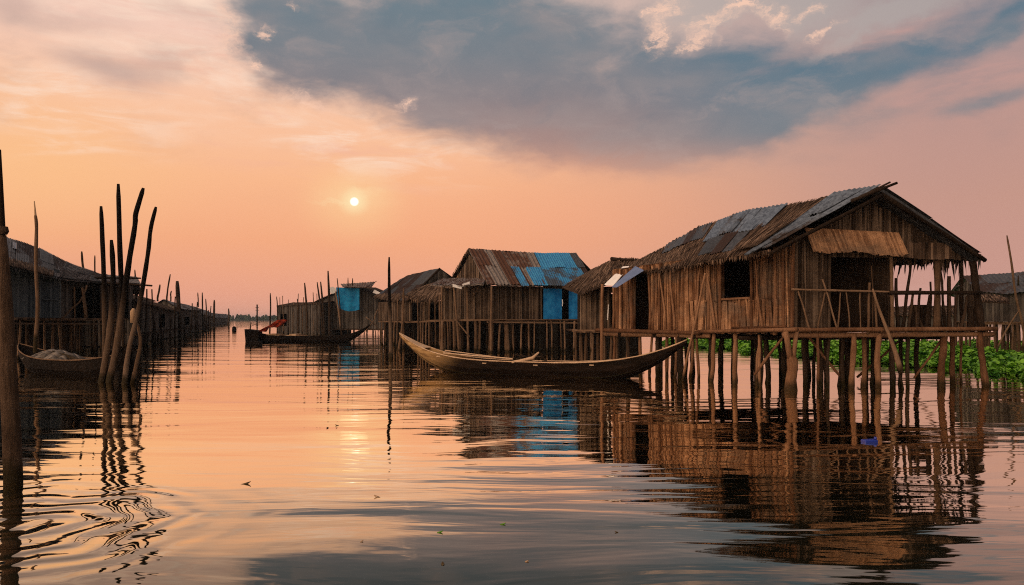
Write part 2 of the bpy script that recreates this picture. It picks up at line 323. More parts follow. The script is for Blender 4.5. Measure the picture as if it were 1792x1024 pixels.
# ------------------------------------------------------------------ helpers
rnd = random.Random(7)
def P(px, py, D): return Vector(((px - CX) * D / F, D, HC - (py - HY) * D / F))
def W(px, D): return ((px - CX) * D / F, D)
def Dw(py): return HC * F / (py - HY)
def U(a, b): return rnd.uniform(a, b)
class MB:
    def __init__(s): s.v = []; s.f = []; s.t = []
    def face(s, pts, t=0.5):
        i = len(s.v); s.v += [tuple(p) for p in pts]; s.f.append(tuple(range(i, i + len(pts)))); s.t.append(t)
    def hexa(s, b, t, tn=0.5):
        """b, t: 4 bottom and 4 top points, counter-clockwise"""
        i = len(s.v); s.v += [tuple(p) for p in b] + [tuple(p) for p in t]
        for q in ((3, 2, 1, 0), (4, 5, 6, 7), (0, 1, 5, 4), (1, 2, 6, 5), (2, 3, 7, 6), (3, 0, 4, 7)):
            s.f.append(tuple(i + k for k in q)); s.t.append(tn)
    def bar(s, a, b, wd, ht, tn=0.5, up=Vector((0, 0, 1))):
        a = Vector(a); b = Vector(b); d = (b - a).normalized()
        x = d.cross(up)
        if x.length < 1e-4: x = d.cross(Vector((0, 1, 0)))
        x.normalize(); u = x.cross(d).normalized(); x = x * wd / 2; u = u * ht / 2
        s.hexa([a - x - u, a + x - u, a + x + u, a - x + u], [b - x - u, b + x - u, b + x + u, b - x + u], tn)
    def tube(s, pts, rad, n=8, jit=0.0, tn=None, cap=True):
        pts = [Vector(p) for p in pts]; rings = []
        tn = U(0.2, 0.8) if tn is None else tn
        for k, p in enumerate(pts):
            d = (pts[min(k + 1, len(pts) - 1)] - pts[max(k - 1, 0)]).normalized()
            x = d.cross(Vector((0.13, 1, 0.07))).normalized(); y = d.cross(x).normalized()
            r = rad[k] if isinstance(rad, (list, tuple)) else rad
            i = len(s.v); rings.append(i)
            for j in range(n):
                a = 2 * math.pi * j / n; rr = r * (1 + U(-jit, jit))
                s.v.append(tuple(p + x * math.cos(a) * rr + y * math.sin(a) * rr))
        for k in range(len(rings) - 1):
            for j in range(n):
                a, b = rings[k] + j, rings[k] + (j + 1) % n
                s.f.append((a, b, rings[k + 1] + (j + 1) % n, rings[k + 1] + j)); s.t.append(tn)
        if cap:
            s.f.append(tuple(reversed([rings[0] + j for j in range(n)]))); s.t.append(tn)
            s.f.append(tuple(rings[-1] + j for j in range(n))); s.t.append(tn)
    def stick(s, a, b, r0, r1=None, bend=0.03, seg=6, n=7, tn=None, jit=0.12):
        """a crooked natural pole from a to b"""
        a = Vector(a); b = Vector(b); L = (b - a).length; r1 = r0 * 0.75 if r1 is None else r1
        ph = U(0, 6.28); ph2 = U(0, 6.28); pts = []; rad = []
        for k in range(seg + 1):
            t = k / seg; e = math.sin(t * math.pi)
            o = Vector((math.cos(ph), math.sin(ph), 0)) * (bend * L * e * 0.6) + Vector((math.cos(ph2 + t * 5), math.sin(ph2 + t * 4), 0)) * (bend * L * 0.35 * e)
            pts.append(a.lerp(b, t) + o); rad.append((r0 + (r1 - r0) * t) * U(0.9, 1.1))
        s.tube(pts, rad, n, jit, tn)
    def build(s, name, mat, parent=None, base=None, smooth=False):
        me = bpy.data.meshes.new(name); base = Vector(base) if base is not None else Vector((0, 0, 0))
        me.from_pydata([tuple(Vector(p) - base) for p in s.v], [], s.f)
        at = me.attributes.new('tint', 'FLOAT', 'FACE'); at.data.foreach_set('value', s.t)
        me.materials.append(M[mat]); me.validate()
        if smooth: me.polygons.foreach_set('use_smooth', [True] * len(me.polygons))
        me.update()
        o = bpy.data.objects.new(name, me); C.objects.link(o)
        if parent is not None:
            o.parent = parent
        else: o.location = base
        BASE[o.name] = base
        return o
BASE = {}
def part(mb, name, mat, parent, label=None, smooth=False):
    b = BASE[parent.name]
    o = mb.build(name, mat, parent, b, smooth)
    if label: o['label'] = label
    return o
def thing(name, label, cat, base, group=None):
    o = bpy.data.objects.new(name, None); C.objects.link(o); o.empty_display_size = 0.3
    o.location = Vector(base); BASE[o.name] = Vector(base)
    o['label'] = label; o['category'] = cat
    if group: o['group'] = group
    return o
def solo(mb, name, mat, base, label, cat, group=None, smooth=False):
    o = mb.build(name, mat, None, Vector(base), smooth)
    o['label'] = label; o['category'] = cat
    if group: o['group'] = group
    return o
def kind(o, k): o['kind'] = k; return o
def lerp(a, b, t): return a + (b - a) * t
def V(p, z=None): return Vector((p[0], p[1], p[2] if z is None else z))

def slat_wall(mb, A, B, z0, z1, openings=(), sw=0.08, proud=0.02, rag=0.04, back=True, lean=0.015, out=None):
    """A, B ground points; z0, z1 numbers or functions of s (0..1); openings (s0, s1, za, zb). Slats face to `out`."""
    A = Vector((A[0], A[1], 0)); B = Vector((B[0], B[1], 0)); L = (B - A).length; d = (B - A) / L
    n = Vector((d.y, -d.x, 0))
    if out is not None and n.dot(Vector(out)) < 0: n = -n
    f0 = z0 if callable(z0) else (lambda s: z0)
    f1 = z1 if callable(z1) else (lambda s: z1)
    def pieces(s, e0, e1):
        iv = [(f0(s) + e0, f1(s) + e1)]
        for (a, b, za, zb) in openings:
            if a < s < b:
                nv = []
                for (p, q) in iv:
                    if zb <= p or za >= q: nv.append((p, q)); continue
                    if za > p: nv.append((p, za + U(-.01, .01)))
                    if zb < q: nv.append((zb + U(-.01, .01), q))
                iv = nv
        return [(p, q) for p, q in iv if q - p > 0.04]
    if back:
        N = max(4, int(L / (sw * 1.6)))
        cuts = sorted(set([k / N for k in range(N + 1)] + [x for o in openings for x in o[:2] if 0 < x < 1]))
        for s0, s1 in zip(cuts[:-1], cuts[1:]):
            if s1 - s0 < 1e-5: continue
            sm = (s0 + s1) / 2
            for p, q in pieces(sm, 0, 0):
                a = A + d * L * s0; b = A + d * L * s1
                dd = 0.0 if q < f1(sm) - 0.01 else 1.0
                qa = f1(s0) if dd else q; qb = f1(s1) if dd else q
                i0 = -n * 0.05
                mb.hexa([V(a, p), V(b, p), V(b + i0, p), V(a + i0, p)], [V(a, qa), V(b, qb), V(b + i0, qb), V(a + i0, qa)], 0.05)
    s = 0.0
    while s < L - 0.01:
        wd = min(sw * U(0.5, 1.5), L - s); sm = (s + wd / 2) / L; tn = min(1, max(0, rnd.gauss(0.5, 0.25)))
        for p, q in pieces(sm, -U(0, rag) , U(-rag, 0)):
            o0 = n * U(0.006, proud); o1 = n * U(0.006, proud); sh = d * U(-lean, lean) * (q - p)
            a = A + d * s; b = A + d * (s + wd * 0.98)
            mb.hexa([V(a, p), V(b, p), V(b, p) + o0, V(a, p) + o0], [V(a + sh, q), V(b + sh, q), V(b + sh, q) + o1, V(a + sh, q) + o1], tn)
        s += wd
def poly_at(pl, u, up=None):
    if len(pl) == 1: return pl[0]
    t = u * (len(pl) - 1); i = min(int(t), len(pl) - 2); return pl[i].lerp(pl[i + 1], t - i)
def sheet(mb, top, bot, u0=0, u1=1, v0=0, v1=1, pitch=0.16, amp=0.018, th=0.012, off=0.0, tn=0.5, nv=5, sag=0.0, seg=4, rag=0.0):
    """corrugated sheet on the slope between polylines top and bot"""
    L = (poly_at(bot, u1) - poly_at(bot, u0)).length; L = max(L, (poly_at(top, u1) - poly_at(top, u0)).length)
    nu = max(4, int(L / pitch * seg)); rows = []; e = U(-rag, rag); ph = U(0, 6)
    for j in range(nv + 1):
        row = []
        for i in range(nu + 1):
            u = lerp(u0, u1, i / nu); a = poly_at(top, u); b = poly_at(bot, u)
            slope = (b - a); vv = lerp(v0, v1 + e / max(slope.length, .1), j / nv); p = a + slope * vv
            t = (poly_at(bot, min(u + .01, 1)) - poly_at(bot, max(u - .01, 0))).normalized(); n = t.cross(slope).normalized()
            if n.z < 0: n = -n
            ripple = amp * math.sin(i / seg * 2 * math.pi)
            wob = 0.02 * math.sin(u * 23 + vv * 5 + ph)
            p = p + n * (off + ripple + wob) - Vector((0, 0, sag * math.sin(vv * math.pi)))
            row.append((p, n))
        rows.append(row)
    for side in (0, 1):
        base = len(mb.v)
        for row in rows:
            for p, n in row: mb.v.append(tuple(p - n * th * side))
        for j in range(nv):
            for i in range(nu):
                q = (base + j * (nu + 1) + i, base + j * (nu + 1) + i + 1, base + (j + 1) * (nu + 1) + i + 1, base + (j + 1) * (nu + 1) + i)
                mb.f.append(q if side == 0 else q[::-1]); mb.t.append(tn)
        if side == 0: b0 = base
    W1 = nu + 1
    for j in range(nv):
        for c in (0, nu): mb.f.append((b0 + j * W1 + c, b0 + (j + 1) * W1 + c, base + (j + 1) * W1 + c, base + j * W1 + c)); mb.t.append(tn)
    for i in range(nu):
        for r in (0, nv): mb.f.append((b0 + r * W1 + i, b0 + r * W1 + i + 1, base + r * W1 + i + 1, base + r * W1 + i)); mb.t.append(tn)
def sheets(mb, top, bot, u0, u1, n, rows=2, v0=0.0, v1=1.0, off=0.0, rag=0.1, **kw):
    for r in range(rows):
        for k in range(n):
            a = lerp(u0, u1, k / n) - (0.004 if k else 0); b = lerp(u0, u1, (k + 1) / n) + (0.004 if k < n - 1 else 0)
            va = lerp(v0, v1, r / rows) - (0.03 if r else 0); vb = lerp(v0, v1, (r + 1) / rows)
            sheet(mb, top, bot, a, b, va, vb, off=off + (rows - r) * 0.018 + (k % 2) * 0.022 + U(0, .01), tn=U(0, 1), rag=rag, **kw)
def thatch(mb, top, bot, u0=0, u1=1, v0=0, v1=1.03, dens=60, ln=0.9, wd=0.035, off=0.03, lift=0.05, base=True):
    """bundled palm strands laid down the slope"""
    if base:
        sheet(mb, top, bot, u0, u1, v0, min(v1, 0.985), pitch=0.6, amp=0.015, th=0.07, off=off - 0.02, tn=0.1, nv=4)
    L = (poly_at(bot, u1) - poly_at(bot, u0)).length
    S = (poly_at(bot, (u0 + u1) / 2) - poly_at(top, (u0 + u1) / 2)).length
    for k in range(int(dens * L * max(S * (v1 - v0), .3))):
        u = U(u0, u1); a = poly_at(top, u); b = poly_at(bot, u); sl = (b - a); SL = sl.length; sd = sl / SL
        t = (poly_at(bot, min(u + .01, 1)) - poly_at(bot, max(u - .01, 0))).normalized(); n = t.cross(sl).normalized()
        if n.z < 0: n = -n
        l = ln * U(0.5, 1.2); e = lerp(v0, v1, math.sqrt(U(0, 1)) if base else 1.0) + U(-.02, .02); e = max(e, v0 + 0.02)
        s0 = max(v0, e - l / SL)
        p0 = a + sl * s0 + n * (off + U(0, lift)); p1 = a + sl * e + n * (off + U(0, lift)) + t * U(-.12, .12) * l + Vector((0, 0, -U(0, .06) if e > 1 else 0))
        w0 = wd * U(.5, 1.4); m = p0.lerp(p1, .6) + n * U(0, lift * .6)
        tn = min(1, max(0, rnd.gauss(.5, .27)))
        mb.face([p0 - t * w0 / 2, p0 + t * w0 / 2, m + t * w0 / 2, m - t * w0 / 2], tn)
        mb.face([m - t * w0 / 2, m + t * w0 / 2, p1 + t * w0 * .12, p1 - t * w0 * .12], tn)
def fringe(mb, line, n, lmin=.1, lmax=.4, wd=.05, spread=.12):
    for k in range(n):
        u = U(0, 1); p = poly_at(line, u) + Vector((U(-.03, .03), U(-.03, .03), 0.02)); l = lmin + (lmax - lmin) * U(0, 1) ** 2.2; w0 = wd * U(.4, 1.3)
        t = (line[-1] - line[0]).normalized(); q = p + Vector((U(-spread, spread), U(-spread, spread), -1)) * l; m = p.lerp(q, .5) + t * U(-.03, .03)
        tn = U(0, 1)
        mb.face([p - t * w0 / 2, p + t * w0 / 2, m + t * w0 * .4, m - t * w0 * .4], tn); mb.face([m - t * w0 * .4, m + t * w0 * .4, q], tn)
# ------------------------------------------------------------------ setting
def flat(name, pts, mat):
    mb = MB(); mb.face(pts); o = mb.build(name, mat); return kind(o, 'structure')
M['water'] = water_material()
flat('water', [(-6000, -200, 0), (6000, -200, 0), (6000, 9000, 0), (-6000, 9000, 0)], 'water')
def shore():
    mb = MB(); N = 60
    for k in range(N):   # a low bank along the far side of the lagoon
        x0 = lerp(-1500, 1500, k / N); x1 = lerp(-1500, 1500, (k + 1) / N)
        mb.hexa([(x0, 1180, -1), (x1, 1180, -1), (x1, 1500, -1), (x0, 1500, -1)], [(x0, 1190, .8), (x1, 1190, .8), (x1, 1500, 2), (x0, 1500, 2)])
    kind(mb.build('far_shore', 'shore'), 'structure')
    mb = MB()
    for k in range(2600):
        x = U(-1300, 1300); y = U(1192, 1290); h = (3.2 + 3.0 * (0.5 + 0.5 * math.sin(x * .021 + 1.3) * math.sin(x * .0063))) * U(.7, 1.5) * 1.25
        w0 = U(3, 9)
        c = Vector((x, y, .5))
        for j in range(5):
            a = j * 1.2566 + U(0, 1); d = Vector((math.cos(a), math.sin(a), 0)) * w0 / 2; e = Vector((-d.y, d.x, 0)) * .9
            mb.face([c + d - e, c + d + e, c + e * .3 + Vector((U(-1, 1), U(-1, 1), h * U(.8, 1.1))), c - e * .3 + Vector((U(-1, 1), 0, h))], U(0, 1))
    o = mb.build('treeline', 'treeline'); kind(o, 'stuff'); o['label'] = 'low dark treeline along the far shore at the end of the channel'; o['category'] = 'trees'
shore()

# ------------------------------------------------------------------ main stilt house
def stilts_on(root, spots, ztop, r=(.05, .09), mat='stilt', zb=-.4, bend=.02, seg=7):
    for (x, y) in spots:
        mb = MB(); rr = U(*r)
        mb.stick((x + U(-.04, .04), y + U(-.04, .04), zb), (x + U(-.08, .08), y + U(-.08, .08), ztop), rr, rr * U(.7, .95), bend, seg, 8, jit=.14)
        part(mb, 'post', mat, root, smooth=True)
def main_house():
    C1 = Vector((9.50, 27.2, 0)); C2 = Vector((16.95, 28.6, 0)); Ms = .505
    SD = Vector((-.4407, .8977, 0)); FD = (C2 - C1).normalized(); Ls = 10.8
    E = C1 + SD * 11.2; E2 = C2 + SD * 10.4
    Mp = C1.lerp(C2, Ms)
    zf = lambda t: lerp(2.06, 1.82, t)
    root = thing('stilt_house', 'large brown palm-mat house on stilts with an open railed veranda, nearest on the right', 'stilt house', (12, 32, 0))
    # --- platform
    mb = MB()
    nb = 46
    for k in range(nb):     # floor poles laid across
        t0 = k / nb; a = C1.lerp(E, t0 + .004); b = C2.lerp(E2, t0 + .004); z = zf(t0) - .05
        a = a - FD * U(.05, .22); b = b + FD * U(.05, .18)
        mb.bar(V(a, z), V(b, z), .2, .05, U(0, 1))
    part(mb, 'platform', 'stilt', root)
    mb = MB()
    mb.stick(V(C1 - FD * .4 + SD * -.2, 2.04), V(C2 + FD * .3 + SD * -.2, 2.06), .08, .075, .006, 14, 8)
    mb.stick(V(C1 - FD * .3 + SD * -.05, 1.86), V(C2 + FD * .3 + SD * -.05, 1.86), .10, .09, .004, 14, 8)
    part(mb, 'beam', 'stilt', root, smooth=True)
    mb = MB()
    k1 = C1 + SD * 4.4
    mb.stick(V(C1 - FD * .25 - SD * .6, 2.06), V(k1 - FD * .3, 1.92), .08, .07, .006, 12, 8)
    mb.stick(V(C1 - FD * .2 + SD * 2.6, 2.08), V(C1 - FD * .24 - SD * .1, 2.16), .045, .045, .006, 6, 7, tn=.1)
    part(mb, 'beam', 'stilt', root, smooth=True)
    mb = MB()
    mb.stick(V(k1 - FD * .35 - SD * .2, 1.86), V(E - FD * .5 + SD * .3, 1.90), .08, .09, .006, 12, 8)
    mb.stick(V(k1 - FD * .15 - SD * .5, 1.76), V(E - FD * .15 + SD * .3, 1.70), .09, .09, .006, 12, 8)
    part(mb, 'beam', 'stilt', root, smooth=True)
    for s in (.2, .45, .7, .95):
        mb = MB(); a = C1 + SD * 10.5 * s; b = C2 + SD * 9.6 * s
        mb.stick(V(a - FD * .3, 1.72), V(b + FD * .3, 1.72), .09, .09, .005, 10, 7, tn=.2); part(mb, 'beam', 'darkpole', root, smooth=True)
    # --- side wall with door and window
    def s_at(px, off=0):  # parameter along the side wall under a bearing
        k = (px - CX) / F
        return ((k * C1.y - C1.x) / (SD.x - k * SD.y)) / Ls
    E_ = C1 + SD * Ls
    sw0, sw1 = s_at(1318), s_at(1266); sd0, sd1 = s_at(1138), s_at(1111)
    eave = lambda s: lerp(4.95, 4.72, s)
    ops = [(sw0, sw1, 3.20, 4.72), (sd0, sd1, 1.8, 4.52)]
    mb = MB(); slat_wall(mb, C1, E_, lambda s: zf(s) - .02, eave, ops, sw=.10, proud=.09, rag=.09, out=-FD, lean=.06)
    # a lower band of mat laid over the wall under the window
    wall = part(mb, 'wall', 'wall', root)
    mb = MB(); slat_wall(mb, C1 - FD * .09 + SD * .5, C1 - FD * .09 + SD * 5.3, lambda s: lerp(2.0, 1.9, s), lambda s: 3.14 + .05 * math.sin(s * 9), (), sw=.13, proud=.06, rag=.12, back=False, out=-FD, lean=.12)
    part(mb, 'mat', 'wall', wall)
    for (sa, zt) in ((.055, 4.9), (.02, 4.9), (sw1 + .06, 4.85), (sw0 - .004, 4.9), (sw1 + .004, 4.85), (sd0 - .006, 4.7), (sd1 + .006, 4.7), (.66, 4.8), (.985, 4.7)):
        mb = MB(); a = C1 + SD * Ls * sa - FD * .11
        mb.stick(V(a + SD * U(-.15, .15), 1.85), V(a, zt), .07, .05, .015, 7, 7); part(mb, 'batten', 'stilt', wall, smooth=True)
    # leaning stalks
    for (sa, dz) in ((.10, .25), (.33, .35), (.44, -.2), (.56, .18), (.62, .3)):
        mb = MB(); a = C1 + SD * Ls * sa - FD * .16
        mb.stick(V(a, 2.0), V(a + SD * dz * 1.6, 4.7), .055, .025, .03, 6, 6, tn=.8); part(mb, 'batten', 'stilt', wall, smooth=True)
    fr = MB()
    wa = C1 + SD * Ls * sw0 - FD * .1; wb = C1 + SD * Ls * sw1 - FD * .1
    fr.bar(V(wa, 3.18), V(wb, 3.16), .09, .07, .6); 
    part(fr, 'window_frame', 'stilt', wall)
    # --- front wall of the room, left of the doorway, and gable
    a1 = .0; dl = .155
    mb = MB(); slat_wall(mb, C1, Mp, lambda s: 2.06, lambda s: 5.3, [(.38, .985, 2.06, 4.55)], sw=.09, proud=.07, out=-SD)
    part(mb, 'wall', 'greywall', root)
    # right wall and back wall of the room, far end wall
    mb = MB(); slat_wall(mb, Mp, Mp + SD * Ls, lambda s: zf(s), lambda s: 6.5, (), sw=.2, out=FD); part(mb, 'wall', 'greywall', root)
    mb = MB(); slat_wall(mb, E_, Mp + SD * Ls, lambda s: 1.8, lambda s: lerp(4.6, 5.6, s), (), sw=.2, out=SD); part(mb, 'wall', 'greywall', root)
    # apex of the gable
    Lf = P(1346, 438, 26.1); Rf = P(1722, 450, 28.0); Af = P(1545, 331, 26.9)
    def gtop(s, inset=.12):
        return (lerp(5.15, 6.85, s / .48) if s < .48 else lerp(6.85, 4.75, (s - .48) / .52)) - inset
    G = SD * -.02
    mb = MB(); slat_wall(mb, C1 + G, C2 + G, lambda s: 5.1 if s < .505 else lerp(4.7, 4.50, (s - .505) / .5), lambda s: max(gtop(s), 4.62), (), sw=.075, proud=.07, rag=.06, out=-SD, lean=.05)
    part(mb, 'gable', 'greywall', root)
    # awning flap of woven mat over the doorway
    mb = MB(); o = SD * -.38
    fl0 = C1.lerp(C2, .03) + o; fl1 = C1.lerp(C2, .50) + o
    N = 52
    for k in range(N):
        a = fl0.lerp(fl1, k / N); b = fl0.lerp(fl1, (k + .93) / N); zt = 5.50 - .10 * k / N; zb = 4.70 - .04 * math.sin(k * .2) - .12 * k / N + U(-.04, .04); q = SD * -.25
        sk = FD * .12
        mb.hexa([V(a + q + sk, zb), V(b + q + sk, zb), V(b + q + sk + SD * .02, zb), V(a + q + sk + SD * .02, zb)], [V(a, zt), V(b, zt), V(b + SD * .02, zt), V(a + SD * .02, zt)], U(.5, .95))
    part(mb, 'awning', 'wall', root)
    mb = MB(); slat_wall(mb, C1.lerp(C2, .52) + SD * -.18, C1.lerp(C2, .80) + SD * -.18, lambda s: 4.62 + .15 * s * (s - 1) * 2 - .05 * s, lambda s: 5.1, (), sw=.10, proud=.03, rag=.03, back=False, out=-SD)
    part(mb, 'awning', 'thatch', root)
    # --- roof
    top = [Af, Af + SD * 2.2 + Vector((0, 0, .02)), Af + SD * 4.6 + Vector((0, 0, -.02)), Af + SD * 6.4 + Vector((0, 0, .02)), P(1228, 398, 37.2), P(1170, 430, 38.0), P(1112, 460, 38.4)]
    bo = Lf - Vector((0, 0, 0))
    bot = [Lf, P(1318, 444, 26.9), P(1284, 449, 28.1), P(1240, 458, 29.8), P(1190, 468, 31.9), P(1150, 475, 33.6), P(1096, 481, 35.9)]
    mb = MB(); thatch(mb, top, bot, .10, 1.0, 0, 1.04, dens=70, ln=1.5, wd=.045, off=.06, lift=.03)
    fringe(mb, bot, 420, .03, .26, .07)
    roof = part(mb, 'roof', 'thatch', root)
    mb = MB(); sheets(mb, top, bot, 0.0, .145, 3, 2, 0, 1.03, off=.12, rag=.35, pitch=.2, amp=.028)
    part(mb, 'roof_sheet', 'tin', roof, 'grey corrugated tin sheets along the gable edge of the roof')
    mb = MB(); sheets(mb, top, bot, .30, .60, 5, 1, .02, .52, off=.10, rag=.2, pitch=.22, amp=.025)
    part(mb, 'roof_sheet', 'tin', roof, 'weathered tin sheets set into the thatch near the ridge')
    mb = MB(); sheets(mb, top, bot, .62, .84, 4, 1, .0, .42, off=.09, rag=.2, pitch=.22, amp=.025); sheets(mb, top, bot, .36, .58, 3, 1, .52, .9, off=.09, rag=.2, pitch=.22, amp=.025)
    part(mb, 'roof_sheet', 'darktin', roof, 'dark rusted tin sheets among the thatch')
    mb = MB(); thatch(mb, top, bot, .14, .32, 0, .97, dens=50, ln=1.8, wd=.06, off=.2, base=False)
    part(mb, 'thatch_layer', 'thatch', roof)
    # right slope
    bot2 = [Rf, Rf + SD * 4.5, Rf + SD * 9.6]; top2 = [Af + Vector((0, 0, .02)), Af + SD * 4.6, P(1228, 398, 37.2)]
    mb = MB(); sheet(mb, top2, bot2, 0, 1, 0, 1, pitch=.7, amp=.02, th=.1, off=.0, tn=.1); sheets(mb, top2, bot2, 0, .3, 3, 2, 0, 1.0, off=.08, rag=.2, pitch=.2)
    fringe(mb, bot2, 140, .08, .5, .08); fringe(mb, [Rf + SD * 0.4, Rf + SD * 5], 60, .1, 1.1, .09, .2)
    part(mb, 'roof', 'darktin', root)
    # ridge sticks crossing at the apex, bargeboards
    for (a, b, r) in ((P(1490, 352, 26.4), P(1570, 320, 26.4), .06), (P(1505, 345, 26.5), P(1558, 319, 26.6), .045)):
        mb = MB(); mb.stick(a, b, r, r * .7, .01, 5, 7); part(mb, 'ridge_pole', 'darkpole', root, smooth=True)
    for (px, py, D, dx) in ((1384, 362, 31.5, -.4), (1318, 379, 34, -.3)):
        mb = MB(); p = P(px, py, D); mb.stick(p, p + Vector((.8, .1, -.04)), .05, .05, .02, 4, 6); mb.stick(p + Vector((.02, 0, 0)), p + Vector((dx * .6, 0, .1)), .05, .02, .02, 3, 6)
        part(mb, 'ridge_pole', 'darkpole', root, smooth=True)
    mb = MB(); mb.stick(Rf + FD * .05 + Vector((0, 0, -.12)), Af + Vector((0, 0, -.2)), .08, .08, .004, 8, 7, tn=.1)
    mb.stick(Lf + Vector((0, 0, -.12)), Af + Vector((0, 0, -.2)), .07, .07, .004, 8, 7, tn=.1); part(mb, 'rafter', 'darkpole', root, smooth=True)
    for t in (2.4, 4.8, 7.2):
        mb = MB(); mb.stick(Rf + SD * t + Vector((0, 0, -.16)), Af + SD * t * .9 + Vector((0, 0, -.2)), .06, .06, .004, 6, 6, tn=.1); part(mb, 'rafter', 'darkpole', root, smooth=True)
    # --- veranda posts and railing: (px bottom, px top, z0, z1, r, depth offset)
    def FP(px, back=0.0):
        k = (px - CX) / F; c = C1 + SD * back; s = (k * c.y - c.x) / ((C2 - C1).x - k * (C2 - C1).y); q = c + (C2 - C1) * s; return q
    def FV(px, bk, z):
        k = lerp(1.78, 1.52, max(0, min(1, (px - 1383) / 339)))
        zz = HC + (z - HC) * k if z > 2.0 else z
        return V(FP(px, bk * 1.6), zz)
    for (pa, pb, za, zb, r, bk, mt) in ((1386, 1389, 2.15, 3.95, .045, -.12, 'stilt'), (1562, 1559, 2.15, 3.86, .045, -.1, 'pole'), (1639, 1640, 2.15, 3.82, .075, .02, 'pole'), (1719, 1701, 2.1, 3.9, .085, -.03, 'darkpole'),
                                  (1683, 1682, 2.1, 3.85, .05, .6, 'darkpole'), (1661, 1661, 2.1, 3.4, .05, .3, 'darkpole'), (1647, 1636, 2.1, 3.85, .05, .8, 'darkpole')):
        mb = MB(); mb.stick(FV(pa, bk, za), FV(pb, bk, zb), r * 1.65, r * 1.3, .008, 7, 8); part(mb, 'veranda_post', mt, root, smooth=True)
    rl = MB(); rl.stick(FV(1385, -.16, 2.97), FV(1566, -.16, 2.98), .038, .034, .004, 10, 7, tn=.95); rail = part(rl, 'railing', 'pole', root, smooth=True)
    rl = MB(); rl.stick(FV(1556, -.16, 2.96), FV(1718, -.16, 3.02), .08, .07, .004, 10, 7, tn=.2); rail2 = part(rl, 'railing', 'darkpole', root, smooth=True)
    for (pa, pb, za, zb, r, tn) in ((1418, 1396, 2.14, 2.95, .022, .8), (1430, 1444, 2.14, 2.95, .022, .6), (1467, 1439, 2.14, 3.19, .022, .9), (1466, 1471, 2.2, 2.95, .018, .7), (1487, 1481, 2.14, 2.95, .018, .7),
                                (1506, 1505, 2.14, 2.95, .016, .7), (1519, 1522, 2.1, 3.16, .03, .5), (1535, 1531, 2.14, 2.98, .028, .7), (1527, 1525, 2.2, 3.5, .014, .1)):
        mb = MB(); mb.stick(FV(pa, -.13, za), FV(pb, -.13, zb), r * 1.65, r * 1.3, .02, 6, 7, tn=tn); part(mb, 'baluster', 'pole', rail, smooth=True)
    for (pa, pb, za, zb, r) in ((1571, 1568, 2.15, 3.3, .045), (1579, 1594, 2.15, 3.6, .04), (1590, 1598, 2.15, 3.0, .04), (1606, 1611, 2.15, 3.1, .035), (1621, 1628, 2.15, 2.95, .05), (1627, 1628, 2.15, 3.25, .03), (1653, 1646, 2.15, 3.5, .035),
                                (1671, 1675, 2.1, 3.0, .04), (1680, 1692, 2.1, 2.95, .045), (1701, 1710, 2.1, 2.95, .04), (1604, 1604, 2.15, 2.7, .03), (1617, 1600, 2.15, 2.7, .03)):
        mb = MB(); mb.stick(FV(pa, .25, za), FV(pb, .25, zb), r * 1.6, r * 1.1, .03, 6, 7); part(mb, 'baluster', 'darkpole', rail2, smooth=True)
    # mat leaning panels on the veranda
    for (p0, p1, z1, bk, mt) in ((1593, 1624, 2.95, 1.8, 'darkpole'), (1694, 1716, 3.4, .6, 'greywall')):
        mb = MB(); slat_wall(mb, FP(p0, bk), FP(p1, bk), 2.06, z1, (), sw=.11, out=-SD, rag=.12); part(mb, 'mat_panel', mt, root)
    # ragged hanging fibres and brush under the front beam
    mb = MB(); fringe(mb, [FV(1565, .3, 3.75), FV(1715, .3, 3.9)], 110, .06, .8, .08, .15); part(mb, 'hanging_fibres', 'thatch', root)
    # --- stilts
    def side(px, o=0): return C1 + SD * Ls * s_at(px) + FD * o
    for (pt, pb_, r, o_) in ((1255, 1250, .085, -.12), (1292, 1294, .09, -.12), (1333, 1340, .055, -.1), (1318, 1312, .06, .3), (1223, 1228, .06, -.1), (1205, 1200, .07, .2), (1272, 1268, .07, .4), (1188, 1186, .07, -.1), (1164, 1166, .08, .1), (1146, 1142, .06, -.1), (1120, 1122, .08, 0), (1098, 1097, .07, .1), (1080, 1079, .07, -.1)):
        mb = MB(); a = side(pt, o_); b = side(pb_, o_ - .05); mb.stick(V(b, -.4), V(a, 1.85), r, r * .9, .03, 8, 8, tn=U(.5, .9), jit=.16); part(mb, 'post', 'stilt', root, smooth=True)
    # forked corner post
    mb = MB(); b = FP(1384, -.15); fk = V(FP(1386, -.15), 1.0)
    mb.tube([V(b, -.4), V(b, 0.0), V(b, .35), V(FP(1387, -.15), .7), fk, V(FP(1384, -.15), 1.15)], [.25, .22, .18, .17, .18, .13], 10, .12, .6)
    mb.tube([fk + Vector((0, 0, -.15)), V(FP(1380, -.15), 1.4), V(FP(1375, -.2), 2.0)], [.13, .10, .09], 8, .1, .65)
    mb.tube([fk + Vector((0, 0, -.15)), V(FP(1390, -.15), 1.4), V(FP(1394, -.2), 2.0)], [.12, .08, .08], 8, .1, .8)
    part(mb, 'post', 'stilt', root, 'thick forked corner post', smooth=True)
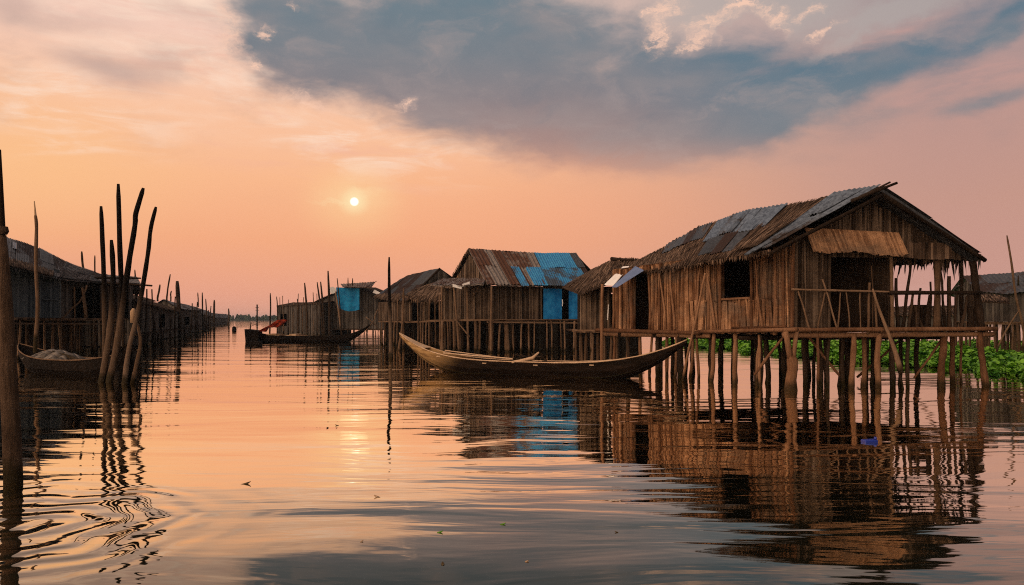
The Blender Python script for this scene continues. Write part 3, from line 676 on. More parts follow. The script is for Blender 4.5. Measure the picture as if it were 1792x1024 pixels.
    for (pt, pb_, r, bk, mt) in ((1431, 1432, .05, -.1, 'stilt'), (1494, 1490, .10, -.1, 'stilt'), (1512, 1509, .09, .5, 'stilt'), (1538, 1537, .11, -.1, 'stilt'), (1560, 1562, .10, .4, 'darkpole'),
                             (1653, 1648, .13, .1, 'stilt'), (1666, 1668, .10, .9, 'stilt'), (1714, 1727, .12, -.1, 'stilt'), (1683, 1684, .05, 1.6, 'stilt'), (1590, 1588, .07, .3, 'darkpole'), (1475, 1478, .08, .8, 'darkpole'), (1452, 1449, .06, .2, 'darkpole')):
        mb = MB(); mb.stick(V(FP(pb_, bk), -.4), V(FP(pt, bk), 1.9), r, r * .9, .025, 9, 8, tn=U(.35, .8), jit=.16); part(mb, 'post', mt, root, smooth=True)
    spots = []
    for bk in (1.4, 2.8, 4.3, 5.9, 7.6, 9.4):
        for s in (.03, .17, .3, .44, .6, .78, .97):
            if rnd.random() < .15: continue
            q = (C1 + SD * bk).lerp(C2 + SD * bk, s + U(-.05, .05)); spots.append((q.x + U(-.2, .2), q.y + U(-.2, .2)))
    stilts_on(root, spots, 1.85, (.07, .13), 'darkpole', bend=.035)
    for (xa, za, ka, xb, zb, kb) in ((1320, .5, .2, 1372, 1.8, .3), (1415, 1.8, .6, 1470, .4, .5), (1600, .3, .4, 1650, 1.75, .3), (1500, .2, 2.5, 1580, 1.7, 2.6)):
        mb = MB(); mb.stick(V(FP(xa, ka), za), V(FP(xb, kb), zb), .05, .045, .02, 6, 6, tn=.5); part(mb, 'brace', 'stilt', root, smooth=True)
    # long pole propped against the house, from the water up
    mb = MB(); p0 = P(1194, 668, 31.2); p1 = P(1234, 478, 30.0); mb.stick(V(p0, -.1), p1, .06, .035, .02, 9, 7, tn=.9); solo(mb, 'leaning_pole', 'stilt', V(p0, 0), 'thin pale pole leaning on the side wall, its foot beside the boat tip', 'pole', smooth=True)
    mb = MB(); mb.stick(V(FP(1577, -.6), .55), V(FP(1527, -.4), 3.45), .09, .035, .03, 8, 7, tn=.95); solo(mb, 'leaning_pole', 'pole', V(FP(1577, -.6), .5), 'curved pale pole leaning on the veranda railing', 'pole', smooth=True)
    mb = MB(); mb.stick(V(FP(1583, -.6), -.3), V(FP(1572, -.5), 1.0), .035, .035, .05, 8, 7, tn=.2); solo(mb, 'leaning_pole', 'darkpole', V(FP(1583, -.6), 0), 'short dark stick standing in the water under the veranda rail', 'pole', smooth=True)
    # small things left about the platform
    q = Vector((*W(1522, 15.6), 0)); mb = MB()
    mb.bar(V(q) + Vector((-.13, 0, -.02)), V(q) + Vector((.13, .03, -.01)), .18, .12, .5); mb.tube([V(q) + Vector((.11, 0, .05)), V(q) + Vector((.11, 0, .10))], .03, 8)
    o = solo(mb, 'jerrycan', 'blueplastic', V(q, 0), 'small blue plastic container floating in front of the veranda stilts', 'jerrycan')
    bv = o.modifiers.new('bevel', 'BEVEL'); bv.width = .02; bv.segments = 2
main_house()

# ------------------------------------------------------------------ generic stilt hut
def hut(name, label, A, B, depth, zp, ze, zr, wmat='greywall', rmat='thatch', post_n=(6, 3), openings=(), side_open=(), over=.45, ridge='along', zr2=None, ze2=None,
        base_wall=0.0, group=None, sw=.14, dens=20, pitch=.3, postmat='darkpole', pr=(.06, .11), style='thatch', platform=True, cat='stilt hut', slant=(0, 0), hip=0.0, bottom=None):
    """A, B ground points of the wall facing the channel (left to right as seen); depth vector goes away."""
    A = Vector((A[0], A[1], 0)); B = Vector((B[0], B[1], 0)); dv = Vector((depth[0], depth[1], 0))
    A2 = A + dv; B2 = B + dv; d = (B - A).normalized(); n = dv.normalized()
    zr2 = zr if zr2 is None else zr2; ze2 = ze if ze2 is None else ze2
    root = thing(name, label, cat, ((A + B2) / 2), group)
    zb = zp if bottom is None else bottom
    if platform:
        mb = MB(); N = int((B - A).length / .35) + 2
        for k in range(N):
            a = A.lerp(B, (k + .5) / N); mb.bar(V(a - n * .5, zp - .07), V(a + dv + n * .3, zp - .07), (B - A).length / N * .93, .06, U(0, 1))
        mb.bar(V(A - n * .45 - d * .3, zp - .16), V(B - n * .45 + d * .3, zp - .16), .12, .12, .6)
        part(mb, 'platform', postmat, root)
        for i in range(post_n[0]):
            for j in range(post_n[1]):
                q = A.lerp(B, (i + U(-.15, .15)) / max(1, post_n[0] - 1)) + dv * ((j + U(-.1, .1)) / max(1, post_n[1] - 1)) - n * (.4 if j == 0 else 0)
                mb = MB(); r = U(*pr); mb.stick(V(q, -.4), V(q + Vector((U(-.15, .15), 0, 0)), zp - .1), r, r * .85, .02, 4, 6); part(mb, 'post', postmat, root, smooth=True)
    if ridge == 'along':
        tops = [lambda s: lerp(ze, ze2, s)] * 2
        def side_top(z_e, z_r): return lambda s: lerp(z_e, z_r, 1 - abs(2 * s - 1)) - .08
        st = (side_top(ze, zr), side_top(ze2, zr2))
        mb = MB(); slat_wall(mb, A, B, zb, tops[0], openings, sw=sw, proud=.04, out=-n); w = part(mb, 'wall', wmat, root)
        mb = MB(); slat_wall(mb, A2, B2, zb, tops[0], (), sw=sw * 2, out=n); part(mb, 'wall', wmat, root)
        mb = MB(); slat_wall(mb, A, A2, zb, st[0], side_open, sw=sw, proud=.04, out=-d); part(mb, 'wall', wmat, root)
        mb = MB(); slat_wall(mb, B, B2, zb, st[1], (), sw=sw, out=d); part(mb, 'wall', wmat, root)
        m = dv * .5
        sl = (zr - ze) / max(dv.length / 2, .1)
        T = [V(A + m - d * over * (1 - hip), zr), V(B + m + d * over, zr2)]
        F0 = [V(A - n * over - d * over, ze - sl * over), V(B - n * over + d * over, ze2 - sl * over)]
        B0 = [V(A2 + n * over - d * over, ze - sl * over), V(B2 + n * over + d * over, ze2 - sl * over)]
    else:
        gt = lambda s: lerp(ze, zr, 1 - abs(2 * s - 1)) - .08
        mb = MB(); slat_wall(mb, A, B, zb, gt, openings, sw=sw, proud=.04, out=-n); w = part(mb, 'wall', wmat, root)
        mb = MB(); slat_wall(mb, A2, B2, zb, gt, (), sw=sw * 2, out=n); part(mb, 'wall', wmat, root)
        mb = MB(); slat_wall(mb, A, A2, zb, ze, side_open, sw=sw, proud=.04, out=-d); part(mb, 'wall', wmat, root)
        mb = MB(); slat_wall(mb, B, B2, zb, ze, (), sw=sw, out=d); part(mb, 'wall', wmat, root)
        sl = (zr - ze) / max((B - A).length / 2, .1); mid = (A + B) / 2
        T = [V(mid - n * over, zr), V(mid + dv + n * over, zr2)]
        F0 = [V(A - d * over - n * over, ze - sl * over), V(A2 - d * over + n * over, ze - sl * over)]
        B0 = [V(B + d * over - n * over, ze - sl * over), V(B2 + d * over + n * over, ze - sl * over)]
    def bowed(pl):   # slight sag of the old timbers
        return [pl[0], pl[0].lerp(pl[1], .33) + Vector((0, 0, -U(.02, .14))), pl[0].lerp(pl[1], .66) + Vector((0, 0, U(-.12, .05))), pl[1]]
    T = bowed(T); F0 = bowed(F0); B0 = bowed(B0)
    for bb in (F0, B0):
        mb = MB()
        if style == 'thatch': thatch(mb, T, bb, dens=dens, ln=1.1, wd=.07); fringe(mb, bb, int(12 * (bb[-1] - bb[0]).length), .05, .35, .08)
        else: sheets(mb, T, bb, 0, 1, max(2, int((bb[-1] - bb[0]).length / 1.1)), 2, off=.02, rag=.15, pitch=pitch, amp=.022, nv=3)
        part(mb, 'roof', rmat, root)
    return root, w, T, F0, (A, B, d, n)

# house with the blue roof
def blue_house():
    D = 60.0
    A = W(858, 58.0); B = W(1032, 61.5)
    root = thing('stilt_house', 'grey stilt house with a half blue tin roof and a blue double door', 'stilt house', (A[0], A[1], 0))
    A = Vector((A[0], A[1], 0)); B = Vector((B[0], B[1], 0)); d = (B - A).normalized(); n = Vector((-d.y, d.x, 0))
    A2 = A + n * 6.5 + d * -.6; B2 = B + n * 6.5 - d * 1.0
    zp = HC + (559 - 559) * D / F; zt = 4.85
    mb = MB(); N = 34
    for k in range(N):
        a = A.lerp(B, (k + .5) / N); b = A2.lerp(B2, (k + .5) / N); mb.bar(V(a - n * .6, zp - .08), V(b, zp - .08), .26, .07, U(0, 1))
    mb.bar(V(A - n * .6 - d * .5, zp - .2), V(B - n * .6 + d * 3.0, zp - .3), .14, .12, .9); mb.bar(V(A - n * .7 - d * .5, zp - .02), V(B - n * .7 + d * 2.2, zp - .02), .1, .06, .7)
    part(mb, 'platform', 'pole', root)
    L = (B - A).length
    mb = MB(); slat_wall(mb, A, B, zp, zt, [(.50, .93, zp, zt - .12)], sw=.10, proud=.05, out=-n); wall = part(mb, 'wall', 'greywall', root)
    mb = MB(); slat_wall(mb, A, A2, zp, lambda s: zt + 2.5 * (1 - abs(2 * s - 1)), (), sw=.14, proud=.04, out=-d); part(mb, 'wall', 'greywall', root)
    mb = MB(); slat_wall(mb, B, B2, zp, lambda s: zt + 2.3 * (1 - abs(2 * s - 1)), (), sw=.2, out=d); part(mb, 'wall', 'greywall', root)
    mb = MB(); slat_wall(mb, A2, B2, zp, zt, (), sw=.3, out=n); part(mb, 'wall', 'greywall', root)
    # two blue leaves, a dark gap between
    for (s0, s1, lb) in ((.515, .70, 'left leaf'), (.775, .915, 'right leaf')):
        mb = MB(); a = A + d * L * s0 - n * .06; b = A + d * L * s1 - n * .10
        K = 5
        for k in range(K):
            p = a.lerp(b, k / K); q = a.lerp(b, (k + 1) / K); o = n * (-.03 - .006 * (k % 2))
            mb.hexa([V(p, zp + .02), V(q, zp + .02), V(q + o, zp + .02), V(p + o, zp + .02)][::1], [V(p, zt - .12), V(q, zt - .16), V(q + o, zt - .16), V(p + o, zt - .12)], U(.2, .8))
        dr = part(mb, 'door', 'bluepaint', root)
        if s0 < .6:
            mb = MB(); mb.tube([V(b, zp + 1.0) - n * .1, V(b, zp + 1.25) - n * .14, V(b, zp + 1.5) - n * .1], .04, 6); part(mb, 'handle', 'white', dr)
    # roof: ridge and eaves from the picture
    T = [P(820, 436, 61.5), P(870, 440, 62), P(950, 445, 63), P(1007, 445, 64)]
    E0 = [P(852, 498, 57.2), P(905, 500, 58.0), P(975, 502, 59.5), P(1034, 473, 60.5) * 1.0]
    E0 = [P(853, 498, 57.2), P(905, 500, 58.0), P(975, 500, 59.5), P(1040, 497, 61.0)]
    mb = MB(); sheet(mb, T, E0, 0, 1, 0, .99, pitch=.6, th=.05, off=-.05, tn=.1); sheets(mb, T, E0, 0, .62, 7, 2, off=.02, rag=.12, pitch=.3, amp=.05, nv=3)
    roof = part(mb, 'roof', 'rust', root)
    mb = MB(); sheets(mb, T, E0, .60, .93, 3, 1, 0, .5, off=.10, rag=.08, pitch=.2, amp=.025, nv=3); part(mb, 'roof_sheet', 'bluetin', roof, 'bright blue tin sheets by the ridge')
    mb = MB(); sheets(mb, T, E0, .47, .95, 4, 1, .48, 1.03, off=.08, rag=.08, pitch=.2, amp=.025, nv=3); part(mb, 'roof_sheet', 'bluetin', roof, 'bright blue tin sheets over the door')
    mb = MB(); sheets(mb, T, E0, .36, .42, 1, 1, .5, 1.05, off=.12, rag=.02, pitch=.2, amp=.025, nv=3); part(mb, 'roof_sheet', 'bluetin', roof, 'single narrow blue strip on the rusty roof')
    mb = MB(); sheets(mb, T, E0, .93, 1.0, 1, 2, off=.1, pitch=.2, amp=.02, nv=3); part(mb, 'roof_sheet', 'darktin', roof)
    Bk = [P(790, 487, 66.5), P(870, 487, 67.5), P(950, 490, 68.0), P(1050, 490, 68)]
    mb = MB(); sheets(mb, T, Bk, 0, 1, 8, 2, off=.02, rag=.1, pitch=.25, nv=3); part(mb, 'roof', 'darktin', root)
    mb = MB(); fringe(mb, [P(818, 437, 61.3), P(789, 485, 66)], 90, .1, .5, .12, .5); part(mb, 'thatch_edge', 'thatch', root)
    # gable infill
    mb = MB(); a = P(822, 442, 61.9); b = P(854, 497, 58.2); c = P(796, 492, 65.5)
    K = 26
    for k in range(K):
        t0 = k / K; t1 = (k + 1.05) / K; p = c.lerp(b, t0); q = c.lerp(b, min(1, t1)); pk = (a - c).dot(b - c) / (b - c).length_squared
        h = lambda t: (a.z - .15 - c.z) * max(.02, (t / pk if t < pk else (1 - t) / (1 - pk))); o = Vector((-.04, -.04, 0)) * U(.5, 1.5)
        mb.hexa([p, q, q + o, p + o], [V(p, p.z + h(t0)), V(q, q.z + h(min(1, t1))), V(q + o, q.z + h(min(1, t1))), V(p + o, p.z + h(t0))], U(.1, .9))
    part(mb, 'gable', 'wall', root)
    # porch on the left with its own small roof
    mb = MB(); Tp = [P(775, 489, 62), P(812, 488, 61), P(850, 489, 58.6)]; Bp = [P(752, 500, 57.5), P(800, 501, 56.5), P(846, 498, 56.0)]
    thatch(mb, Tp, Bp, dens=40, ln=.9, wd=.06, off=.05); sheets(mb, Tp, Bp, 0, 1, 4, 1, off=.02, pitch=.2, rag=.15, nv=3); part(mb, 'porch_roof', 'rust', root)
    for (pa, pb, D_, mt) in ((772, 773, 57, 'pole'), (804, 794, 56.8, 'pole'), (820, 817, 57, 'pole'), (860, 860, 56.6, 'pole'), (779, 779, 60, 'darkpole')):
        mb = MB(); mb.stick((*W(pa, D_), -.4), (*W(pb, D_), 4.75), .10, .07, .01, 7, 7, tn=.7); part(mb, 'porch_post', mt, root, smooth=True)
    for wa_, wb_ in ((W(775, 59), W(797, 58.6)), (W(822, 58.5), W(857, 58.0))):
        mb = MB(); slat_wall(mb, wa_, wb_, zp, 4.7, (), sw=.12); part(mb, 'porch_wall', 'greywall', root)
    mb = MB(); mb.stick(P(795, 557, 56.5), P(822, 590, 56.5), .05, .05, .01, 5, 6, tn=.7); mb.stick(P(838, 500, 57), P(828, 520, 57.5), .05, .05, .01, 5, 6); part(mb, 'brace', 'pole', root, smooth=True)
    mb = MB(); mb.bar((*W(745, 57), zp - .1), (*W(862, 57), zp - .02), .15, .12, .7); mb.bar((*W(770, 59), zp - .08), (*W(860, 59), zp - .08), 2.8, .08, .2); part(mb, 'platform', 'pole', root)
    # white scraps under the porch eave
    for (p0, p1) in (((792, 502, 56.4), (808, 506, 56.4)), ((809, 502, 56.3), (822, 498, 56.4))):
        mb = MB(); a = P(*p0); b = P(*p1); mb.hexa([a, b, b + Vector((0, .03, 0)), a + Vector((0, .03, 0))], [a + Vector((0, 0, .2)), b + Vector((0, 0, .22)), b + Vector((0, .03, .22)), a + Vector((0, .03, .2))])
        part(mb, 'plastic_scrap', 'white', root)
    # stilts, thick and thin
    for px, r in ((776, .09), (785, .07), (795, .10), (806, .06), (818, .09), (832, .12), (838, .10), (858, .22), (873, .09), (888, .20), (899, .06), (911, .08), (926, .08), (934, .06), (957, .06), (966, .07), (983, .06), (988, .08), (1003, .08), (1024, .10), (1034, .09), (1046, .06)):
        mb = MB(); D_ = lerp(56.6, 60.2, (px - 776) / 260); mb.stick((*W(px, D_), -.4), (*W(px + U(-3, 3), D_), zp - .1), r, r * .85, .02, 5, 7, tn=U(.4, .9)); part(mb, 'post', 'pole', root, smooth=True)
    for k in range(34):
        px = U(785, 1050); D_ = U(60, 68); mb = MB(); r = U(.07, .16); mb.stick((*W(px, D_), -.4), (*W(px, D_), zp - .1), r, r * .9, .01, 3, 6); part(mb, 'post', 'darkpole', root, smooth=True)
blue_house()

# small hut between the blue-roofed house and the big house
def middle_hut():
    root = thing('stilt_hut', 'low thatched hut joined to the left end of the big brown house', 'stilt hut', (*W(1040, 34), 0))
    T = [P(1110, 455, 36), P(1078, 452, 37), P(1062, 460, 38.5)]
    Bt = [P(1104, 478, 30.5), P(1064, 499, 33), P(1020, 515, 35.5), P(985, 504, 39)]
    T = [P(1118, 454, 40), P(1084, 453, 41), P(1058, 462, 43), P(1034, 475, 46)]
    Bt = [P(1100, 486, 36.6), P(1062, 497, 37.6), P(1020, 517, 38.6), P(984, 504, 42)]
    mb = MB(); thatch(mb, T, Bt, dens=45, ln=1.2, wd=.05, off=.05); sheets(mb, T, Bt, .4, 1, 4, 2, off=.0, pitch=.2, rag=.1); part(mb, 'roof', 'thatch', root)
    Bb = [P(1160, 490, 46), P(1110, 490, 48), P(1060, 490, 50), P(1020, 490, 52)]
    mb = MB(); thatch(mb, T, Bb, dens=12, wd=.08); part(mb, 'roof', 'thatch', root)
    mb = MB(); mb.stick(P(1070, 453, 41), P(1108, 456, 39.5), .10, .07, .01, 5, 7); part(mb, 'ridge_pole', 'darkpole', root, smooth=True)
    A = W(1016, 40); B = W(1082, 38.6)
    zp = 1.85
    mb = MB(); slat_wall(mb, A, B, zp, 4.0, [(.80, .99, 2.05, 3.7)], sw=.12, proud=.05); part(mb, 'wall', 'greywall', root)
    mb = MB(); slat_wall(mb, A, W(1012, 45), zp, 3.8, (), sw=.14); part(mb, 'wall', 'greywall', root)
    mb = MB(); slat_wall(mb, W(1012, 45), W(1080, 47), zp, 3.9, (), sw=.2); part(mb, 'wall', 'greywall', root)
    mb = MB(); slat_wall(mb, B, W(1080, 47), zp, 3.9, (), sw=.2); part(mb, 'wall', 'greywall', root)
    mb = MB()
    for k in range(16):
        a = Vector((*W(lerp(1008, 1100, k / 16), 39), zp - .06)); mb.bar(a + Vector((0, -.8, 0)), a + Vector((.2, 9, 0)), .14, .06, U(0, 1))
    mb.bar((*W(1002, 39.2), zp), (*W(1075, 38.0), zp), .1, .1, .7); part(mb, 'platform', 'pole', root)
    for px in (1008, 1016, 1026, 1038, 1047, 1058, 1070, 1080):
        for D_ in (38.6, 42, 45):
            mb = MB(); r = U(.05, .09); mb.stick((*W(px + U(-3, 3), D_), -.4), (*W(px, D_), zp - .05), r, r * .9, .02, 4, 6); part(mb, 'post', 'pole', root, smooth=True)
    mb = MB(); mb.stick((*W(1053, 36.8), -.4), P(1054, 497, 36.8), .08, .07, .006, 7, 7, tn=.7); part(mb, 'post', 'stilt', root, 'tall brown corner post', smooth=True)
    # white and slate sheets that patch the eave
    for (q, mt, lb) in ((((1058, 499), (1074, 500), (1101, 467), (1090, 468)), 'white', 'white sheet patching the eave'), (((1071, 503), (1080, 503), (1126, 474), (1112, 467)), 'slate', 'slate blue sheet patching the eave')):
        D0 = (36.2, 35.8, 36.6, 37.0) if mt == 'white' else (35.4, 35.0, 34.2, 35.4)
        pts = [P(x, y, dd) for (x, y), dd in zip(q, D0)]; mb = MB(); mb.hexa(pts, [p + Vector((0, .02, .04)) for p in pts]); part(mb, 'roof_sheet', mt, root, lb)
    mb = MB(); a = P(1063, 560, 38.3); mb.bar(a, P(1065, 533, 38.3), .12, .03, .5); part(mb, 'white_board', 'white', root)
middle_hut()

# grey-roofed house left of the blue one
def gable_house():
    root = thing('stilt_house', 'dark weathered house with a steep grey gable just left of the blue-roofed house', 'stilt house', (*W(720, 76), 0))
    A = Vector((*W(662, 79), 0)); B = Vector((*W(712, 71.5), 0)); Cc = Vector((*W(792, 69), 0)); bk = Vector((4, 10, 0)); zp = 2.3
    mb = MB(); slat_wall(mb, A, B, zp, lambda s: 4.1, (), sw=.16, proud=.05); part(mb, 'wall', 'greywall', root)
    mb = MB(); slat_wall(mb, B, Cc, zp, lambda s: 4.3 + .9 * (1 - abs(2 * s - 1)), [(.12, .3, 2.3, 3.9), (.5, .86, 2.3, 4.1)], sw=.14, proud=.05); part(mb, 'wall', 'greywall', root)
    for (p, q) in ((A, A + bk), (A + bk, Cc + bk * .7)):
        mb = MB(); slat_wall(mb, p, q, zp, 4.4, (), sw=.3); part(mb, 'wall', 'farwall', root)
    T = [P(690, 497, 88), P(715, 483, 84), P(742, 477, 79), P(769, 471, 73)]; E0 = [P(655, 521, 81), P(672, 524, 78.5), P(692, 528, 74), P(711, 527, 70.5)]
    mb = MB(); sheets(mb, T, E0, 0, 1, 7, 2, off=.04, rag=.15, pitch=.22, amp=.03, nv=3); r_ = part(mb, 'roof', 'darktin', root)
    mb = MB(); thatch(mb, T, E0, 0, .8, .5, 1.03, dens=16, ln=1.3, wd=.08, off=.12, base=False); fringe(mb, E0, 70, .1, .4, .1); part(mb, 'thatch_layer', 'thatch', r_)
    R0 = [P(800, 500, 92), P(806, 500, 86), P(812, 500, 80), P(815, 503, 74)]
    mb = MB(); sheets(mb, T, R0, 0, 1, 6, 1, off=.04, rag=.15, pitch=.25, nv=3); part(mb, 'roof', 'darktin', root)
    # gable front under the ridge end
    mb = MB(); K = 34; a = P(714, 524, 70.8); b = P(806, 500, 73.5)
    for k in range(K):
        t0, t1 = k / K, (k + 1.05) / K; p = a.lerp(b, t0); q = a.lerp(b, min(1, t1)); pk = .58; o_ = Vector((0, -.05, 0)) * U(.5, 2)
        h = lambda t: 2.1 * max(.02, (t / pk if t < pk else (1 - t) / (1 - pk)))
        mb.hexa([p + o_, q + o_, q, p], [V(p + o_, p.z + h(t0)), V(q + o_, q.z + h(min(1, t1))), V(q, q.z + h(min(1, t1))), V(p, p.z + h(t0))], U(0, .8))
    part(mb, 'gable', 'farwall', root)
    mb = MB(); mb.stick(P(712, 528, 70), P(770, 470, 71.5), .1, .1, .01, 6, 6, tn=.3); part(mb, 'rafter', 'darkpole', root, smooth=True)
    Tp = [P(744, 500, 71), P(768, 494, 70), P(792, 492, 69)]; Bp = [P(708, 518, 68), P(738, 529, 66.5), P(786, 524, 66)]
    mb = MB(); thatch(mb, Tp, Bp, dens=45, ln=1.3, wd=.06, off=.05); fringe(mb, Bp, 60, .1, .4, .09); part(mb, 'porch_roof', 'thatch', root)
    mb = MB()
    for k in range(30):
        a = Vector((*W(lerp(664, 796, k / 30), lerp(76, 66.5, k / 30)), zp - .08)); mb.bar(a, a + Vector((1.5, 9, 0)), .26, .07, U(0, 1))
    mb.bar((*W(664, 75.4), zp - .1), (*W(712, 67), zp - .1), .14, .12, .6); mb.bar((*W(700, 66.6), zp - .16), (*W(792, 66), zp + .0), .14, .12, .8); part(mb, 'platform', 'pole', root)
    for px, D_, zt, r in ((706, 66.4, 4.4, .10), (731, 66.2, 4.2, .07), (752, 66.2, 4.1, .09), (762, 66, 4.4, .06), (770, 66, 4.4, .09), (694, 69, 4.2, .07), (740, 67.5, 4.3, .06)):
        mb = MB(); mb.stick((*W(px, D_), -.4), (*W(px + U(-2, 2), D_), zt), r, r * .8, .015, 6, 7, tn=U(.4, .9)); part(mb, 'porch_post', 'pole', root, smooth=True)
    for k in range(26):
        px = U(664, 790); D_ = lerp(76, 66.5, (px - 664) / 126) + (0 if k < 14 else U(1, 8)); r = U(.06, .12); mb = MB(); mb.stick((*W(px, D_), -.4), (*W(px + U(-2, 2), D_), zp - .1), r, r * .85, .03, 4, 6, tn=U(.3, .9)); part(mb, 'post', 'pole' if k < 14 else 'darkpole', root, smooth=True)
gable_house()
# ragged reed bundles standing proud of the long low hut's roof line
hut('reed_hut', 'near-black backing hut added as shade between the stilts of the blue-roofed house', W(672, 90), W(1120, 76), (1, 6), .9, 3.4, 4.3, 'shadewall', 'thatch', (2, 2), (), sw=.3, dens=4, bottom=-.2, platform=False)  # added hut blocks light between the stilts, near-black to read as shade
hut('reed_hut', 'near-black backing hut added as shade between the stilts of the left plank-walled house', W(-90, 62), W(122, 68), (-2, 6), .9, 3.2, 4.2, 'shadewall', 'thatch', (2, 2), (), sw=.3, dens=4, bottom=-.2, platform=False)  # second added backing, painted dark as the shade under the left house
r4, w4, T4, E4, X4 = hut('stilt_hut', 'dark hut with a bright blue tarpaulin hung on its front', W(556, 134), W(680, 126), (2, 10), .9, 5.5, 8.0, 'farwall', 'thatch', (12, 3), (), style='thatch', over=.6, sw=.2, ridge='across', dens=14)
mb = MB(); sheet(mb, [P(596, 497, 134), P(657, 493, 132)], [P(600, 502, 124.5), P(650, 503, 124.0)], pitch=.5, amp=.04, th=.07, nv=3); mb.stick(P(640, 503, 124), P(659, 492, 130), .09, .05, .02, 4, 5); part(mb, 'porch_roof', 'rust', r4)
for a_, b_ in (((668, 580, 123), (640, 555, 122)), ((640, 580, 122), (655, 560, 122)), ((655, 560, 122), (668, 530, 123))):
    mb = MB(); mb.stick(P(*a_), P(*b_), .09, .06, .08, 6, 6, tn=.7); part(mb, 'brace', 'pole', r4, smooth=True)
for a_ in ((652, 512, 125, 672, 520, 125),):
    mb = MB(); p_, q_ = P(*a_[:3]), P(*a_[3:]); mb.hexa([p_, q_, q_ + Vector((0, .05, 0)), p_ + Vector((0, .05, 0))], [p_ + Vector((.3, 0, .45)), q_ + Vector((.1, 0, .35)), q_ + Vector((.1, .05, .35)), p_ + Vector((.3, .05, .45))]); part(mb, 'plastic_scrap', 'white', r4)
def tarpaulin():
    mb = MB(); a = P(588, 503, 126.5); b = P(629, 504, 125.5); N = 24; K = 10; rows = []
    for side in (0, 1):
        g = []
        for j in range(K + 1):
            for i in range(N + 1):
                u = i / N; v = j / K; bt = 3.25 + .4 * math.sin(u * 3.1) + .15 * u; p = a.lerp(b, u) + Vector((v * .35 * (1 - u), -.12 * math.sin(u * 14 + v) * (.3 + v) + side * .03, -v * bt)); g.append(p)
        base = len(mb.v); mb.v += [tuple(p) for p in g]
        for j in range(K):
            for i in range(N):
                q = (base + j * (N + 1) + i, base + j * (N + 1) + i + 1, base + (j + 1) * (N + 1) + i + 1, base + (j + 1) * (N + 1) + i); mb.f.append(q if side == 0 else q[::-1]); mb.t.append(.5)
    solo(mb, 'tarpaulin', 'tarp', V(a), 'bright blue tarpaulin hanging from the eave of the dark hut', 'tarpaulin', smooth=True)
    mb = MB()
    mb.tube([P(582, 508, 126), P(582, 508, 125.7)], .55, 12)
    solo(mb, 'water_jug', 'white', P(582, 508, 126), 'round white drum hanging at the tarpaulin corner', 'drum')
tarpaulin()
hut('stilt_hut', 'long low reed hut nearest the open water on the right bank', W(486, 150), W(560, 128), (3, 10), .5, 5.0, 5.7, 'farwall', 'thatch', (12, 2), [(.08, .25, 1.2, 3.4)], style='thatch', dens=6, over=.3, sw=.3, zr2=5.5, bottom=-.2, platform=False)
for k in range(9):
    D = lerp(149, 129, k / 8) - .6; px = lerp(488, 556, k / 8) + U(-2, 2); mb = MB(); mb.stick((*W(px, D), -.4), (*W(px + U(-2, 2), D), U(5.2, 7.0)), .09, .06, .02, 5, 6, tn=U(.3, .9))
    solo(mb, 'stake', 'pole' if k % 2 else 'darkpole', (*W(px, D), 0), 'thin stake leaning on the front of the long low reed hut', 'stake', 'stakes along the front of the long reed hut', smooth=True)
